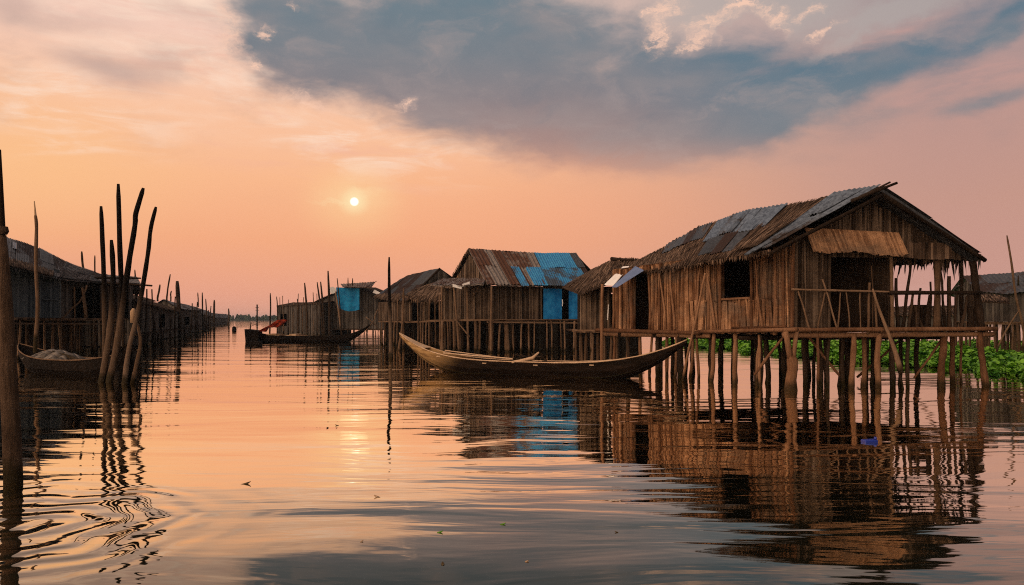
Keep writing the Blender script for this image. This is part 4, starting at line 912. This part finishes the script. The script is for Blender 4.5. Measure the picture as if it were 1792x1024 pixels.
# left bank: near house
def left_house():
    root = thing('stilt_house', 'grey plank-walled stilt house at the left bank behind the moored boat', 'stilt house', (*W(60, 50), 0))
    zp = 2.5
    A = Vector((*W(-70, 41.5), 0)); B = Vector((*W(104, 50), 0)); E = Vector((*W(225, 61), 0)); bk = Vector((-3.5, 8, 0))
    mb = MB(); slat_wall(mb, A, B, zp, lambda s: lerp(6.1, 5.5, s), [(.76, .765, 2.5, 5), (.2, .205, 2.5, 5)], sw=.16, proud=.03, rag=.02, lean=.0, out=(1, -1, 0)); part(mb, 'wall', 'bluewall', root, 'slate grey plank wall')
    mb = MB()
    for (px, D_) in ((105, 49.6), (70, 48)):
        p = Vector((*W(px, D_), 0)); mb.bar(V(p, 2.5), V(p, 5.0), .09, .07, 1.0)
    mb.bar(V(A.lerp(B, .8), 3.62) + Vector((.1, -.1, 0)), V(B, 3.62) + Vector((.1, -.1, 0)), .05, .06, .8)
    part(mb, 'frame', 'bluewall', root)
    mb = MB(); slat_wall(mb, B + bk * .3, E + bk * .3, zp, lambda s: lerp(5.0, 4.8, s), [(.1, .4, 2.5, 4.6)], sw=.14, out=(1, -1, 0)); part(mb, 'wall', 'farwall', root)
    mb = MB(); slat_wall(mb, B.lerp(E, .55), B.lerp(E, .93), zp, lambda s: 4.8, (), sw=.14, out=(1, -1, 0)); part(mb, 'wall', 'greywall', root)
    for wa_, wb_, zt_ in ((B, B + bk * .35, 5.3), (E, E + bk, 5.2), (A + bk, E + bk, 5.2)):
        mb = MB(); slat_wall(mb, wa_, wb_, zp, zt_, (), sw=.2); part(mb, 'wall', 'farwall', root)
    T = [P(-90, 392, 46), P(14, 419, 47.5), P(62, 434, 51), P(120, 462, 56), P(175, 481, 62), P(240, 487, 68)]
    F0 = [P(-90, 462, 41), P(12, 466, 42.5), P(70, 480, 46), P(108, 489, 49), P(170, 494, 56), P(246, 499, 61)]
    mb = MB(); thatch(mb, T, F0, 0, 1, dens=24, ln=1.2, wd=.07); sheets(mb, T, F0, 0, 1, 12, 2, off=.05, rag=.12, pitch=.2, amp=.03, nv=3); fringe(mb, F0, 60, .05, .3, .1)
    roof = part(mb, 'roof', 'darktin', root)
    mb = MB(); thatch(mb, T, F0, 0.1, .5, .35, 1.02, dens=26, ln=1.3, wd=.08, off=.14, base=False); part(mb, 'thatch_layer', 'thatch', roof)
    mb = MB(); sheets(mb, T, F0, .22, .25, 1, 1, .15, .4, off=.16, pitch=.3, amp=.02, nv=3); part(mb, 'roof_sheet', 'tin', roof, 'small pale tin patch on the dark roof')
    Bb = [p + Vector((-3.4, 8, -1.2)) for p in T]
    mb = MB(); sheets(mb, T, Bb, 0, 1, 8, 1, off=.02, pitch=.3, nv=3); part(mb, 'roof', 'darktin', root)
    for (a, b) in ((P(150, 486, 57), P(247, 487, 58)), (P(180, 495, 57), P(266, 500, 56))):
        mb = MB(); mb.stick(a, b, .10, .06, .006, 7, 6, tn=.3); part(mb, 'rafter', 'darkpole', root, smooth=True)
    mb = MB()
    PA = Vector((*W(-70, 40.6), 0)); PB = Vector((*W(215, 60), 0))
    for k in range(40):
        a = PA.lerp(PB, (k + .5) / 40); mb.bar(V(a, zp - .08), V(a + bk * 1.0, zp - .08), .5, .08, U(0, 1))
    mb.bar(V(PA, zp - .05), V(PB, zp - .12), .14, .16, .8); mb.bar(V(PA, zp - .3), V(PB, zp - .45), .1, .1, .5); part(mb, 'platform', 'pole', root)
    for (pa, pb, za, zb, r, tn) in ((30, 36, -.3, 2.5, .07, .8), (43, 52, -.3, 2.5, .07, .6), (78, 78, -.3, 2.4, .08, .8), (92, 92, -.3, 2.4, .05, .6), (108, 103, -.3, 2.4, .09, .9), (116, 113, -.3, 2.4, .06, .5),
                                  (151, 144, 2.4, 4.8, .12, .9), (131, 131, 2.4, 4.9, .06, .4), (180, 182, -.3, 4.6, .08, .8), (165, 168, -.3, 2.4, .1, .4), (142, 142, -.3, 2.4, .10, .1), (200, 200, -.3, 4.6, .09, .4), (128, 126, -.3, 2.4, .13, .1)):
        t = (pa + 70) / 285; D_ = lerp(40.8, 60, t); mb = MB(); mb.stick((*W(pa, D_), za), (*W(pb, D_), zb), r, r * .85, .02, 6, 7, tn=tn); part(mb, 'post', 'pole', root, smooth=True)
    for k in range(30):
        t = U(0, 1); q = PA.lerp(PB, t) + bk * U(.15, 1); r = U(.08, .15); mb = MB(); mb.stick(V(q, -.4), V(q, zp - .1), r, r * .9, .01, 3, 6); part(mb, 'post', 'darkpole', root, smooth=True)
    mb = MB(); mb.stick(P(108, 558, 50), P(140, 528, 51), .07, .06, .06, 6, 6, tn=.5); mb.stick(P(140, 528, 51), P(152, 500, 52), .05, .05, .05, 5, 6, tn=.5); part(mb, 'brace', 'pole', root, smooth=True)
left_house()
# rest of the left bank, going away
rowL = [(232, 68, 262, 82, 4.0, 4.9, 'weathered reed hut with a doorway, first in the row behind the left house'), (264, 88, 312, 112, 4.1, 5.0, 'dark reed hut, second in the left bank row'),
        (308, 120, 352, 165, 4.3, 5.4, 'dark reed hut at the point where the left bank row drops away'), (352, 190, 372, 250, 3.9, 5.0, 'faint far hut standing behind the point of the left bank'), (372, 300, 402, 420, 3.6, 4.9, 'farthest bluish hut of the left bank')]
for i, (p0, d0, p1, d1, ze, zr, lb) in enumerate(rowL):
    hut('reed_hut', lb, W(p0, d0), W(p1, d1), (-7 + i, 3), 1.2, ze, zr, 'farwall', 'thatch' if i < 2 else 'darktin', (6, 2), [(.25, .45, 1.4, 3.4 - .3 * i)] if i < 3 else (), over=.8, ze2=ze + (.5, -.5, .3, 0, 0)[i], zr2=zr + (.35, -.4, -.3, 0, 0)[i], sw=.22 + .12 * i, dens=10, bottom=.1, style='thatch' if i < 2 else 'sheets', group='reed huts along the left bank', pitch=.5)
# right, beyond the big house
r6, w6, T6, E6, X6 = hut('stilt_hut', 'dark hut with a sagging tin roof at the right edge, behind the water plants', W(1722, 50), W(1840, 46), (1.5, 6), 2.3, 4.2, 5.3, 'farwall', 'darktin', (9, 3), (), style='sheets', over=.5, sw=.16, postmat='pole')
hut('stilt_hut', 'low dark hut half hidden behind the veranda stilts', W(1530, 78), W(1700, 74), (2, 7), 1.4, 3.0, 3.8, 'farwall', 'thatch', (9, 2), (), over=.5, sw=.25, dens=8)
mb = MB(); thatch(mb, [P(1700, 512, 48), P(1760, 520, 47)], [P(1703, 528, 46), P(1768, 530, 45)], dens=35, ln=.9, wd=.06); solo(mb, 'thatch_awning', 'thatch', P(1700, 520, 47), 'small brown thatch awning on the front of the dark hut at the right edge', 'awning')

# ------------------------------------------------------------------ boats
def boat(name, label, cat, A, B, zA, zB, zmid, wmax, mat, rimmat='rim', keel=-.18, nseg=36, pw=2.2, curve=0.0, fullA=.0, fullB=.0, dirx=None, mid=.5):
    """A, B ground points of the two tips"""
    A = Vector((*A, 0)); B = Vector((*B, 0)); d = (B - A).normalized(); L = (B - A).length; n = Vector((-d.y, d.x, 0))
    base = (A + B) / 2; root = thing(name, label, cat, base); ang = math.atan2(d.y, d.x)
    mb = MB(); rim = MB(); inner = MB(); secs = []
    def prof(t):
        e = abs(2 * t - 1); s = t < .5
        k = max(0.0, 1 - e ** 2.4); full = fullA if s else fullB
        w = wmax / 2 * max(.03, (full + (1 - full) * k ** .75))
        zt = zmid + ((zA if s else zB) - zmid) * e ** pw
        zb = keel + ((zA if s else zB) - .12 - keel) * max(0, (e - .45) / .55) ** (2.0 if not full else 6.0)
        return w, zt, min(zb, zt - .07)
    K = 8; rings = []
    for i in range(nseg + 1):
        t = i / nseg; w, zt, zb = prof(t); c = A + d * L * t + n * curve * math.sin(t * math.pi)
        o = []; inn = []
        for j in range(K + 1):
            a = math.pi * j / K; xx = -math.cos(a); yy = math.sin(a) ** .8
            o.append(V(c + n * (w * xx * (.92 + .08 * abs(xx))), zt + (zb - zt) * yy))
            inn.append(V(c + n * ((w - .035) * xx), zt - .01 + (zb + .05 - zt) * yy if zt - zb > .15 else zt - .01))
        rings.append((o, inn, zt, c, w))
    for i in range(nseg):
        (o0, n0, *_), (o1, n1, *_) = rings[i], rings[i + 1]
        for j in range(K):
            mb.face([o0[j], o0[j + 1], o1[j + 1], o1[j]], .5); mb.face([n0[j + 1], n0[j], n1[j], n1[j + 1]], .3)
        for j in (0, K): mb.face([o0[j], o1[j], n1[j], n0[j]], .6)
    for e in (0, nseg): mb.face(rings[e][0], .5)
    hull = mb.build('hull', mat, None, base)
    # local frame turned along the boat, so the pale-to-black colour follows the hull
    me = hull.data; ca, sa = math.cos(-ang), math.sin(-ang)
    for v in me.vertices: x, y, z = v.co; v.co = (x * ca - y * sa, x * sa + y * ca, z)
    hull.location = (0, 0, 0); hull.rotation_euler = (0, 0, ang); hull.parent = root
    for q in (0, K):
        rb = MB(); rb.tube([r[0][q] for r in rings], [.022 + .012 * math.sin(i) ** 2 for i in range(nseg + 1)], 6, .1, .7); part(rb, 'gunwale', rimmat, root, smooth=True)
    return root, rings, A, d, n, L
# big pirogue
r, rings, A, d, n, L = boat('pirogue', 'long wooden pirogue with a pale bow and black stern, empty on still water', 'boat', W(699, 38.0), W(1202, 31.2), 1.75, 1.60, .58, 1.25, 'pirogue', pw=3.4, keel=-.2, nseg=44)
for t in (.2, .38, .56, .74):
    i = int(t * 44); a, b = rings[i][0][0], rings[i][0][-1]; mb = MB(); mb.bar(a + Vector((0, 0, -.12)), b + Vector((0, 0, -.12)), .2, .035, .8); part(mb, 'thwart', 'rim', r)
mb = MB(); mb.face([rings[0][0][0], rings[3][0][0], rings[6][0][0] + Vector((0, 0, .01)), rings[6][0][-1] + Vector((0, 0, .01)), rings[3][0][-1]], .9); mb.build
for sgn, js in ((0, 2), (1, 6)):
    mb = MB(); mb.tube([q[0][js] + (q[0][js] - q[3]) * .012 for q in rings[2:-2]], .016, 5, .1, .1); part(mb, 'strake', 'darkpole', r, smooth=True)
dk = MB()
for k in range(5): dk.hexa([rings[k][1][0], rings[k + 1][1][0], rings[k + 1][1][-1], rings[k][1][-1]], [p + Vector((0, 0, .03)) for p in (rings[k][1][0], rings[k + 1][1][0], rings[k + 1][1][-1], rings[k][1][-1])], .9)
part(dk, 'foredeck', 'rim', r)
mb = MB(); mb.stick(rings[8][3] + Vector((0, -.2, .85)), rings[24][3] + Vector((0, -.25, .62)), .03, .02, .006, 8, 6, tn=.9); solo(mb, 'punting_pole', 'rim', rings[8][3], 'long pale punting pole lying along the pirogue with the pale bow', 'pole', smooth=True)
mb = MB(); mb.stick(rings[7][3] + Vector((.3, .25, .95)), rings[20][3] + Vector((0, .25, .62)), .03, .02, .006, 8, 6, tn=.7); solo(mb, 'punting_pole', 'rim', rings[7][3] + Vector((0, .2, 0)), 'second pole in the pirogue, against the far gunwale', 'pole', smooth=True)
c = rings[22][3]; mb = MB(); N = 10
mb.tube([c + Vector((-.75, -.3, .55)), c + Vector((-.3, -.34, .62)), c + Vector((.15, -.33, .74)), c + Vector((.42, -.3, .98))], [.05, .075, .075, .04], 8, .1, .9); solo(mb, 'curved_branch', 'rim', c, 'pale curved branch resting across the middle of the pirogue', 'branch', smooth=True)
mb = MB()
for k in range(60):
    p = c + Vector((U(-.6, .75), U(-.3, .3), .62 + U(0, .24))); q = p + Vector((U(-.2, .2), U(-.2, .2), U(-.15, .1))); mb.tube([p, q], U(.01, .04), 5)
solo(mb, 'net_heap', 'darkpole', c + Vector((0, 0, .4)), 'dark heap of fishing net amidships in the pirogue', 'net')
# black boat in the channel
r, rings, A, d, n, L = boat('canoe', 'black canoe with a blunt left end crossing in front of the tarpaulin hut', 'boat', W(436, 87), W(648, 84), 1.15, 1.9, .62, 1.5, 'hull', 'hull', keel=-.25, pw=4.5, fullA=.6, nseg=36)
mb = MB()
for k in range(12): i = 6 + k; j = i + 1; mb.hexa([rings[i][1][1], rings[j][1][1], rings[j][1][-2], rings[i][1][-2]], [p + Vector((0, 0, .5 + .12 * math.sin(k))) for p in (rings[i][1][1], rings[j][1][1], rings[j][1][-2], rings[i][1][-2])], U(0, 1))
part(mb, 'deck_mat', 'rim', r)
mb = MB()
for k in range(13): i = 18 + k; j = i + 1; mb.hexa([rings[i][1][1], rings[j][1][1], rings[j][1][-2], rings[i][1][-2]], [p + Vector((0, 0, .32)) for p in (rings[i][1][1], rings[j][1][1], rings[j][1][-2], rings[i][1][-2])], U(0, 1))
part(mb, 'deck_mat', 'pole', r)
bx = Vector((*W(445, 86), 0)); mb = MB(); mb.hexa([bx + Vector((-.7, -.7, -.3)), bx + Vector((.6, -.7, -.3)), bx + Vector((.6, .7, -.3)), bx + Vector((-.7, .7, -.3))], [bx + Vector((-.8, -.8, 1.35)), bx + Vector((.65, -.75, 1.2)), bx + Vector((.65, .75, 1.2)), bx + Vector((-.8, .8, 1.35))])
st = part(mb, 'stern_block', 'hull', r)
mb = MB(); mb.stick(bx + Vector((-.45, 0, 1.2)), bx + Vector((-.35, 0, 2.1)), .08, .06, .02, 4, 6); mb.stick(bx + Vector((-.45, 0, 1.6)), bx + Vector((1.1, 0, 2.3)), .025, .02, .05, 4, 5, tn=.9); part(mb, 'tiller', 'darkpole', r, smooth=True)
mb = MB(); bs = Vector((*W(462, 86), .95))
for i in range(9):
    for j in range(4):
        f = lambda i, j: bs + Vector((-.7 + i * .26 + j * .22, -.35 + .1 * math.sin(i * 2), .08 + 1.35 * math.sin(min(1, (i + .4) / 8) * 1.75) * (j / 4 * .6 + .4 * (i > 0)) + .06 * math.sin(i * 3 + j)))
        mb.hexa([f(i, j), f(i + 1, j), f(i + 1, j) + Vector((0, .6, 0)), f(i, j) + Vector((0, .6, 0))], [f(i, j + 1), f(i + 1, j + 1), f(i + 1, j + 1) + Vector((0, .6, 0)), f(i, j + 1) + Vector((0, .6, 0))], U(0, 1))
solo(mb, 'cloth_bundle', 'cloth', bs, 'orange red cloth bundle on the blunt end of the black canoe', 'cloth', smooth=True)
mb = MB(); q = Vector((*W(446, 80), 0)); mb.hexa([q + Vector((-.75, -.3, -.1)), q + Vector((.7, -.3, -.1)), q + Vector((.7, .3, -.1)), q + Vector((-.75, .3, -.1))], [q + Vector((-.65, -.22, .17)), q + Vector((.6, -.22, .17)), q + Vector((.6, .22, .17)), q + Vector((-.65, .22, .17))])
solo(mb, 'float', 'hull', q, 'flat dark float on the water below the blunt end of the canoe', 'float')
# moored boat on the left
r, rings, A, d, n, L = boat('rowing_boat', 'dark wooden boat with a cloth-covered load moored at the left house', 'boat', W(34, 37.5), W(243, 32.5), 1.25, 1.15, .66, 1.9, 'hull', 'pole', keel=-.3, pw=2.6, nseg=30)
mb = MB(); c0 = rings[10][3]
G = 12
for i in range(G):
    for j in range(6):
        f = lambda i, j: c0 + d * (-1.6 + i * .27) + n * (-.7 + j * .23) + Vector((0, 0, .62 + .42 * math.sin(max(0, min(1, i / G)) * math.pi) ** .7 * math.sin((j + .3) / 6.6 * math.pi) + .05 * math.sin(i * 2.3 + j)))
        mb.face([f(i, j), f(i + 1, j), f(i + 1, j + 1), f(i, j + 1)], U(0, 1))
o = solo(mb, 'cloth_cover', 'greycloth', c0 + Vector((0, 0, .5)), 'crumpled pale grey cloth over the load in the moored dark boat', 'cloth', smooth=True)
o.modifiers.new('thickness', 'SOLIDIFY').thickness = .04
for k, lb in ((0, 'dark plank lying on the load of the moored boat'), (1, 'pale plank jutting over the gunwale of the moored boat')):
    mb = MB(); a = c0 + d * (.1 + k * .7) + Vector((0, -.2, .98 - k * .1)); mb.bar(a, a + d * 1.5 + Vector((0, 0, -.28)), .18, .05, .2 + .7 * k); solo(mb, 'plank', 'pole', a, lb, 'plank')
r, rings, A, d, n, L = boat('canoe', 'narrow black canoe standing end-on among the tall mooring poles', 'boat', W(228, 30.2), W(196, 36), 1.55, 1.0, .75, 1.0, 'hull', 'hull', keel=-.3, pw=2.4, nseg=20)

# ------------------------------------------------------------------ poles
def pole(pts, D, r, label, mat='pole', grp=None, tn=None, wet=True, r1=None, name='mooring_pole', dark=None):
    ps = [P(x, y, D) for x, y in pts]
    if wet: ps = [ps[0] + Vector((0, 0, -.5))] + ps
    rr = [lerp(r, r1 or r * .6, k / (len(ps) - 1)) * U(.93, 1.07) for k in range(len(ps))]
    # smooth subdivision
    out = []; ro = []
    for k in range(len(ps) - 1):
        for q in range(4):
            t = q / 4; p0 = ps[max(k - 1, 0)]; p1 = ps[k]; p2 = ps[k + 1]; p3 = ps[min(k + 2, len(ps) - 1)]
            out.append(.5 * ((2 * p1) + (p2 - p0) * t + (2 * p0 - 5 * p1 + 4 * p2 - p3) * t * t + (3 * p1 - p0 - 3 * p2 + p3) * t ** 3)); ro.append(lerp(rr[k], rr[k + 1], t) * U(.95, 1.05))
    out.append(ps[-1]); ro.append(rr[-1] * .6); ro[-2] *= .9
    if dark is not None:
        zc = HC + (HY - dark) * D / F; ci = next((i for i, p in enumerate(out) if p.z > zc), len(out) - 1)
        mb = MB(); mb.tube(out[:ci + 1], ro[:ci + 1], 9, .08, tn); o_ = solo(mb, name, mat, P(pts[0][0], pts[0][1], D), label, 'pole', grp, smooth=True)
        mb = MB(); mb.tube(out[ci:], [x * 1.02 for x in ro[ci:]], 9, .08, .3); part(mb, 'upper_shaft', 'darkpole', o_, smooth=True); return o_
    mb = MB(); mb.tube(out, ro, 9, .08, tn); return solo(mb, name, mat, P(pts[0][0], pts[0][1], D), label, 'pole', grp, smooth=True)
g = None
# near post, thick lower trunk and a thin dark pole on top of it
t = thing('mooring_post', 'massive near post at the left edge with a thin dark pole lashed to its top', 'post', (*W(22, 11.8), 0))
mb = MB(); D0 = 11.8
pts = [P(24, 900, D0), P(24, 843, D0), P(20, 760, D0), P(15, 660, D0), P(10, 560, D0), P(6, 470, D0), P(3, 412, D0)]
mb.tube(pts, [.135, .13, .125, .118, .11, .085, .06], 14, .05, .55); trunk = part(mb, 'trunk', 'trunk', t, smooth=True)
mb = MB(); mb.tube([P(3, 425, D0), P(3, 395, D0), P(1, 330, D0), P(-1, 262, D0)], [.05, .045, .038, .022], 8, .08, .1); part(mb, 'upper_pole', 'darkpole', t, smooth=True)
mb = MB(); mb.tube([P(5, 410, D0 - .05), P(6, 404, D0 - .05), P(7, 396, D0 - .05)], [.05, .07, .05], 9, .2, .2); part(mb, 'lashing', 'thatch', t)
GC = 'cluster of tall mooring poles by the left boat'
pole([(62, 598), (66, 540), (63, 460), (64, 400), (62, 376)], 34, .09, 'single tall pole with a pale tip, standing in front of the plank-walled house', grp=None, r1=.06)
mb = MB(); mb.tube([P(62, 377, 34), P(60, 352, 34)], [.05, .02], 6); o = mb.build('pale_tip', 'rim', None, P(62, 377, 34)); p_ = bpy.data.objects['mooring_pole']; o.parent = p_; o.location = P(62, 377, 34) - p_.location; 
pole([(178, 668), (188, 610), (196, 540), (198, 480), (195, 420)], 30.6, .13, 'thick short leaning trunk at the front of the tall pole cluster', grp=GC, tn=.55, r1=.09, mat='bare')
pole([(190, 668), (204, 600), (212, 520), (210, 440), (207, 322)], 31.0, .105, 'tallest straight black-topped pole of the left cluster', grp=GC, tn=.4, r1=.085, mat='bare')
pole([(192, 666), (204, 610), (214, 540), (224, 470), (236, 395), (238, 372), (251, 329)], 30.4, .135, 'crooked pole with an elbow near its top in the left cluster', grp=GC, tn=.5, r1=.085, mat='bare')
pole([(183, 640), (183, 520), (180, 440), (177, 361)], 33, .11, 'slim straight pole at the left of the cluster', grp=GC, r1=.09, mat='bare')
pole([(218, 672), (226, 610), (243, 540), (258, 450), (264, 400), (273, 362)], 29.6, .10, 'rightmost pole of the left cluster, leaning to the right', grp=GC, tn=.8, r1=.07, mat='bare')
pole([(232, 672), (238, 640), (246, 600), (240, 565)], 29.9, .09, 'short stub bent beside the black canoe end', grp=GC, r1=.05)
mb = MB(); mb.tube([P(233, 565, 29.8), P(233, 545, 29.8), P(234, 540, 29.8)], [.10, .10, .05], 10); solo(mb, 'plastic_bottle', 'rim', P(233, 565, 29.8), 'pale plastic bottle stuck on the stub by the canoe end', 'bottle', smooth=True)
FB = 'thin poles rising behind the left bank roofs'
for (x0, y0, x1, y1, D, r, lb) in ((147, 480, 143, 440, 60, .10, 'dark pole rising behind the left roof, left of a shorter one'), (166, 482, 166, 447, 62, .06, 'thin stick rising behind the left roof'), (240, 510, 236, 472, 75, .08, 'thin stick above the left roof end'), 
    (276, 520, 280, 498, 92, .12, 'curved stub on the left reed roofs'), (292, 520, 298, 480, 95, .10, 'kinked tall stick on the left reed roofs'), (299, 520, 300, 509, 97, .09, 'tiny stub on the left reed roofs'), (314, 560, 310, 492, 112, .35, 'thick forked trunk standing at the left bank huts'),
    (347, 533, 346, 512, 150, .12, 'thin stick at the tip of the left row'), (355, 560, 354, 512, 160, .16, 'first of the tall thin stakes past the left huts'), (361, 560, 360, 523, 175, .16, 'second of the thin stakes past the left huts'), (375, 562, 375, 525, 200, .30, 'thick lone stake past the left huts'), (399, 560, 400, 540, 300, .35, 'short far stake on the channel edge')):
    y0 = max(y0, 559 + HC * F / D) if y0 >= 560 else y0
    pole([(x0, y0), ((x0 + x1) / 2 + U(-1, 1), (y0 + y1) / 2), (x1, y1)], D, r, lb, 'darkpole', FB, r1=r * .8)
for (x0, x1, y1, D, r, lb) in ((472, 473, 513, 140, .16, 'stake at the left corner of the long reed hut'), (485, 484, 519, 138, .12, 'shorter stake by the long reed hut'), (522, 520, 523, 135, .12, 'stub above the long reed hut'), (538, 533, 495, 125, .2, 'leaning stake with a twig'), 
    (565, 555, 494, 118, .16, 'left stake of a close leaning pair'), (568, 561, 493, 117, .18, 'right stake of a close leaning pair'), (577, 574, 474, 105, .2, 'tall dark stake left of the tarpaulin'), (598, 590, 487, 95, .1, 'crooked stick above the tarpaulin')):
    pole([(x0, 559 + HC * F / D), ((x0 + x1) / 2 + 1, 540), (x1, y1)], D, r, lb, 'darkpole', 'stakes along the right bank huts', r1=r * .7)
pole([(609, 506), (609, 486)], 127, .12, 'left of two little stubs over the tarpaulin', 'darkpole', wet=False)
pole([(617, 506), (617, 487)], 127, .12, 'right of two little stubs over the tarpaulin', 'darkpole', wet=False)
pole([(597, 575), (592, 540), (587, 510)], 124, .16, 'pale bare pole leaning under the tarpaulin edge', 'pole', tn=.95, wet=False)
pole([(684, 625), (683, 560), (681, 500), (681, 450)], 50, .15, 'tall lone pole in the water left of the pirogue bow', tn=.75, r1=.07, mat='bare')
pole([(697, 618), (705, 560), (706, 505)], 62, .12, 'slim brown pole standing beside the dark gable house', tn=.6)
pole([(1789, 612), (1792, 580), (1778, 520), (1770, 460), (1762, 412)], 44, .09, 'tall curved pole at the right edge of the picture', tn=.5, r1=.05)
pole([(1745, 612), (1760, 580), (1782, 545)], 44, .06, 'thin stick slanting in front of the right edge hut', tn=.6)
pole([(1782, 500), (1782, 482)], 47, .06, 'short stub above the right edge roof', 'darkpole', wet=False)
# thin stakes at the feet of the left bank huts: one is built, the others are copies
mb = MB(); mb.stick((0, 0, -.5), (.12, 0, 4.3), .065, .04, .02, 7, 7, tn=.4)
st0 = solo(mb, 'stake', 'darkpole', (0, 0, 0), 'thin dark stake standing at the foot of the left bank reed huts', 'stake', 'stakes along the foot of the left bank', smooth=True)
for k in range(17):
    t = k / 16; D = 68 * (1 - t) + 175 * t ** 1.3 + U(-2, 2); px = lerp(240, 366, (1 / 68 - 1 / D) / (1 / 68 - 1 / 178)) + 4
    s_ = st0 if k == 0 else st0.copy()
    if k: C.objects.link(s_)
    s_.location = (*W(px, D), 0); s_.rotation_euler = (U(-.05, .05), U(-.08, .08), U(0, 6)); sc_ = U(.6, 1.25); s_.scale = (1 + D / 120, 1 + D / 120, sc_ if k % 4 else 1.25)
def utility():
    D = 420; t = thing('utility_pole', 'far utility pole with crossarms at the end of the channel', 'utility pole', (*W(450, D), 0))
    mb = MB(); mb.tube([(*W(450, D), -1), (*W(450, D), HC + (559 - 533) * D / F)], .4, 8); part(mb, 'shaft', 'darkpole', t)
    for y in (538, 543):
        mb = MB(); mb.bar(P(447, y, D), P(453, y, D), .25, .25); part(mb, 'crossarm', 'darkpole', t)
utility()
mb = MB(); q = (*W(410, 160), 0); mb.tube([Vector(q) + Vector((0, 0, -.2)), Vector(q) + Vector((0, 0, .3)), Vector(q) + Vector((0, 0, .8)), Vector(q) + Vector((0, 0, 1.0))], [.4, .45, .4, .15], 10); solo(mb, 'buoy', 'hull', q, 'small dark buoy floating far down the channel', 'buoy', smooth=True)

# ------------------------------------------------------------------ water plants
def plants():
    mb = MB()
    # near edge of the mat as bearings and waterlines, far edge well behind
    edge = [(1150, 601), (1262, 611), (1330, 618), (1400, 627), (1470, 634), (1540, 637), (1600, 640), (1680, 648), (1792, 659), (1990, 664)]
    def near(px):
        for (a, ya), (b, yb) in zip(edge[:-1], edge[1:]):
            if a <= px <= b: return lerp(ya, yb, (px - a) / (b - a))
    k = 0
    while k < 62000:
        px = U(1150, 1990); D0 = Dw(near(px)) * (1 + .04 * math.sin(px * .09) + .03 * math.sin(px * .23)); D1 = 78 if px < 1540 else 70
        D = D0 + (D1 - D0) * U(0, 1) ** 1.7; k += 1
        x, y = W(px, D); cl = .5 + .5 * math.sin(x * 1.1 + math.sin(y * .7) * 2) * math.sin(y * .9 + x * .3)
        h = (.12 + .55 * cl) * min(1, .25 + (D - D0) / 5) * U(.3, 1); s = U(.05, .11) * (1 + D / 80)
        c = Vector((x, y, .02 + h)); a = U(0, 6.28); tl = U(-.9, .9); u = Vector((math.cos(a), math.sin(a), tl * .5)) * s; v = Vector((-math.sin(a), math.cos(a), U(-.2, .9))) * s
        mb.face([c - u * .6 - v, c + u * .6 - v * .8, c + u + v * .3, c + v * 1.2, c - u + v * .3], U(0, 1) * .6 + cl * .4)
    o = mb.build('water_plants', 'leaf'); kind(o, 'stuff'); o['label'] = 'bright green floating water plants behind the big stilt house'; o['category'] = 'water plants'
    mb = MB(); pts = []
    for px in range(1150, 1991, 20): x, y = W(px, Dw(near(px)) * 1.02); pts.append((x, y, .03))
    far = [(*W(px, 76), .03) for px in range(1990, 1149, -60)]
    mb.face(pts + far, 0); o = mb.build('plant_mat', 'leaf'); kind(o, 'stuff'); o['label'] = 'flat green mat under the floating plants'; o['category'] = 'water plants'
plants()
for (px, py, s, mt, lb) in ((430, 847, .07, 'litter', 'curled brown leaf floating in the middle of the channel'), (770, 932, .035, 'leaf', 'small green leaf floating near the bottom centre'), (880, 918, .035, 'leaf', 'green sprig floating on the dark water'), (633, 948, .02, 'rim', 'pale speck on the dark water, left one'), (922, 983, .02, 'rim', 'pale speck on the dark water, right one'), (775, 988, .035, 'litter', 'thin brown leaf near the bottom edge'), (1079, 932, .02, 'litter', 'tiny dark speck right of centre'), (590, 745, .05, 'litter', 'dark twig floating in the channel'), (660, 870, .05, 'rim', 'pale leaf glinting on the water')):
    D = Dw(py); x, y = W(px, D); mb = MB(); a = U(0, 3); u = Vector((math.cos(a), math.sin(a), .1)) * s; v = Vector((-math.sin(a), math.cos(a), 0)) * s * .45
    c = Vector((x, y, .008)); mb.face([c - u, c - u * .3 - v, c + u * .5 - v * .8, c + u + Vector((0, 0, s * .3)), c + u * .4 + v, c - u * .4 + v * .9], .5); o = solo(mb, 'floating_leaf', mt, c, lb, 'leaf'); o.modifiers.new('thickness', 'SOLIDIFY').thickness = .006

def haze():
    m = bpy.data.materials.new('haze_air'); m.use_nodes = True; w = NT(m.node_tree); w.n.clear()
    out = w.new('ShaderNodeOutputMaterial'); v = w.new('ShaderNodeVolumePrincipled')
    v.inputs['Color'].default_value = (.62, .78, .92, 1); v.inputs['Density'].default_value = 0.00014; v.inputs['Anisotropy'].default_value = 0.0
    w.l.new(v.outputs[0], out.inputs['Volume']); M['haze'] = m
    mb = MB(); mb.hexa([(-6100, -300, -2), (6100, -300, -2), (6100, 9100, -2), (-6100, 9100, -2)], [(-6100, -300, 24), (6100, -300, 24), (6100, 9100, 24), (-6100, 9100, 24)])
    kind(mb.build('haze', 'haze'), 'stuff')
haze()
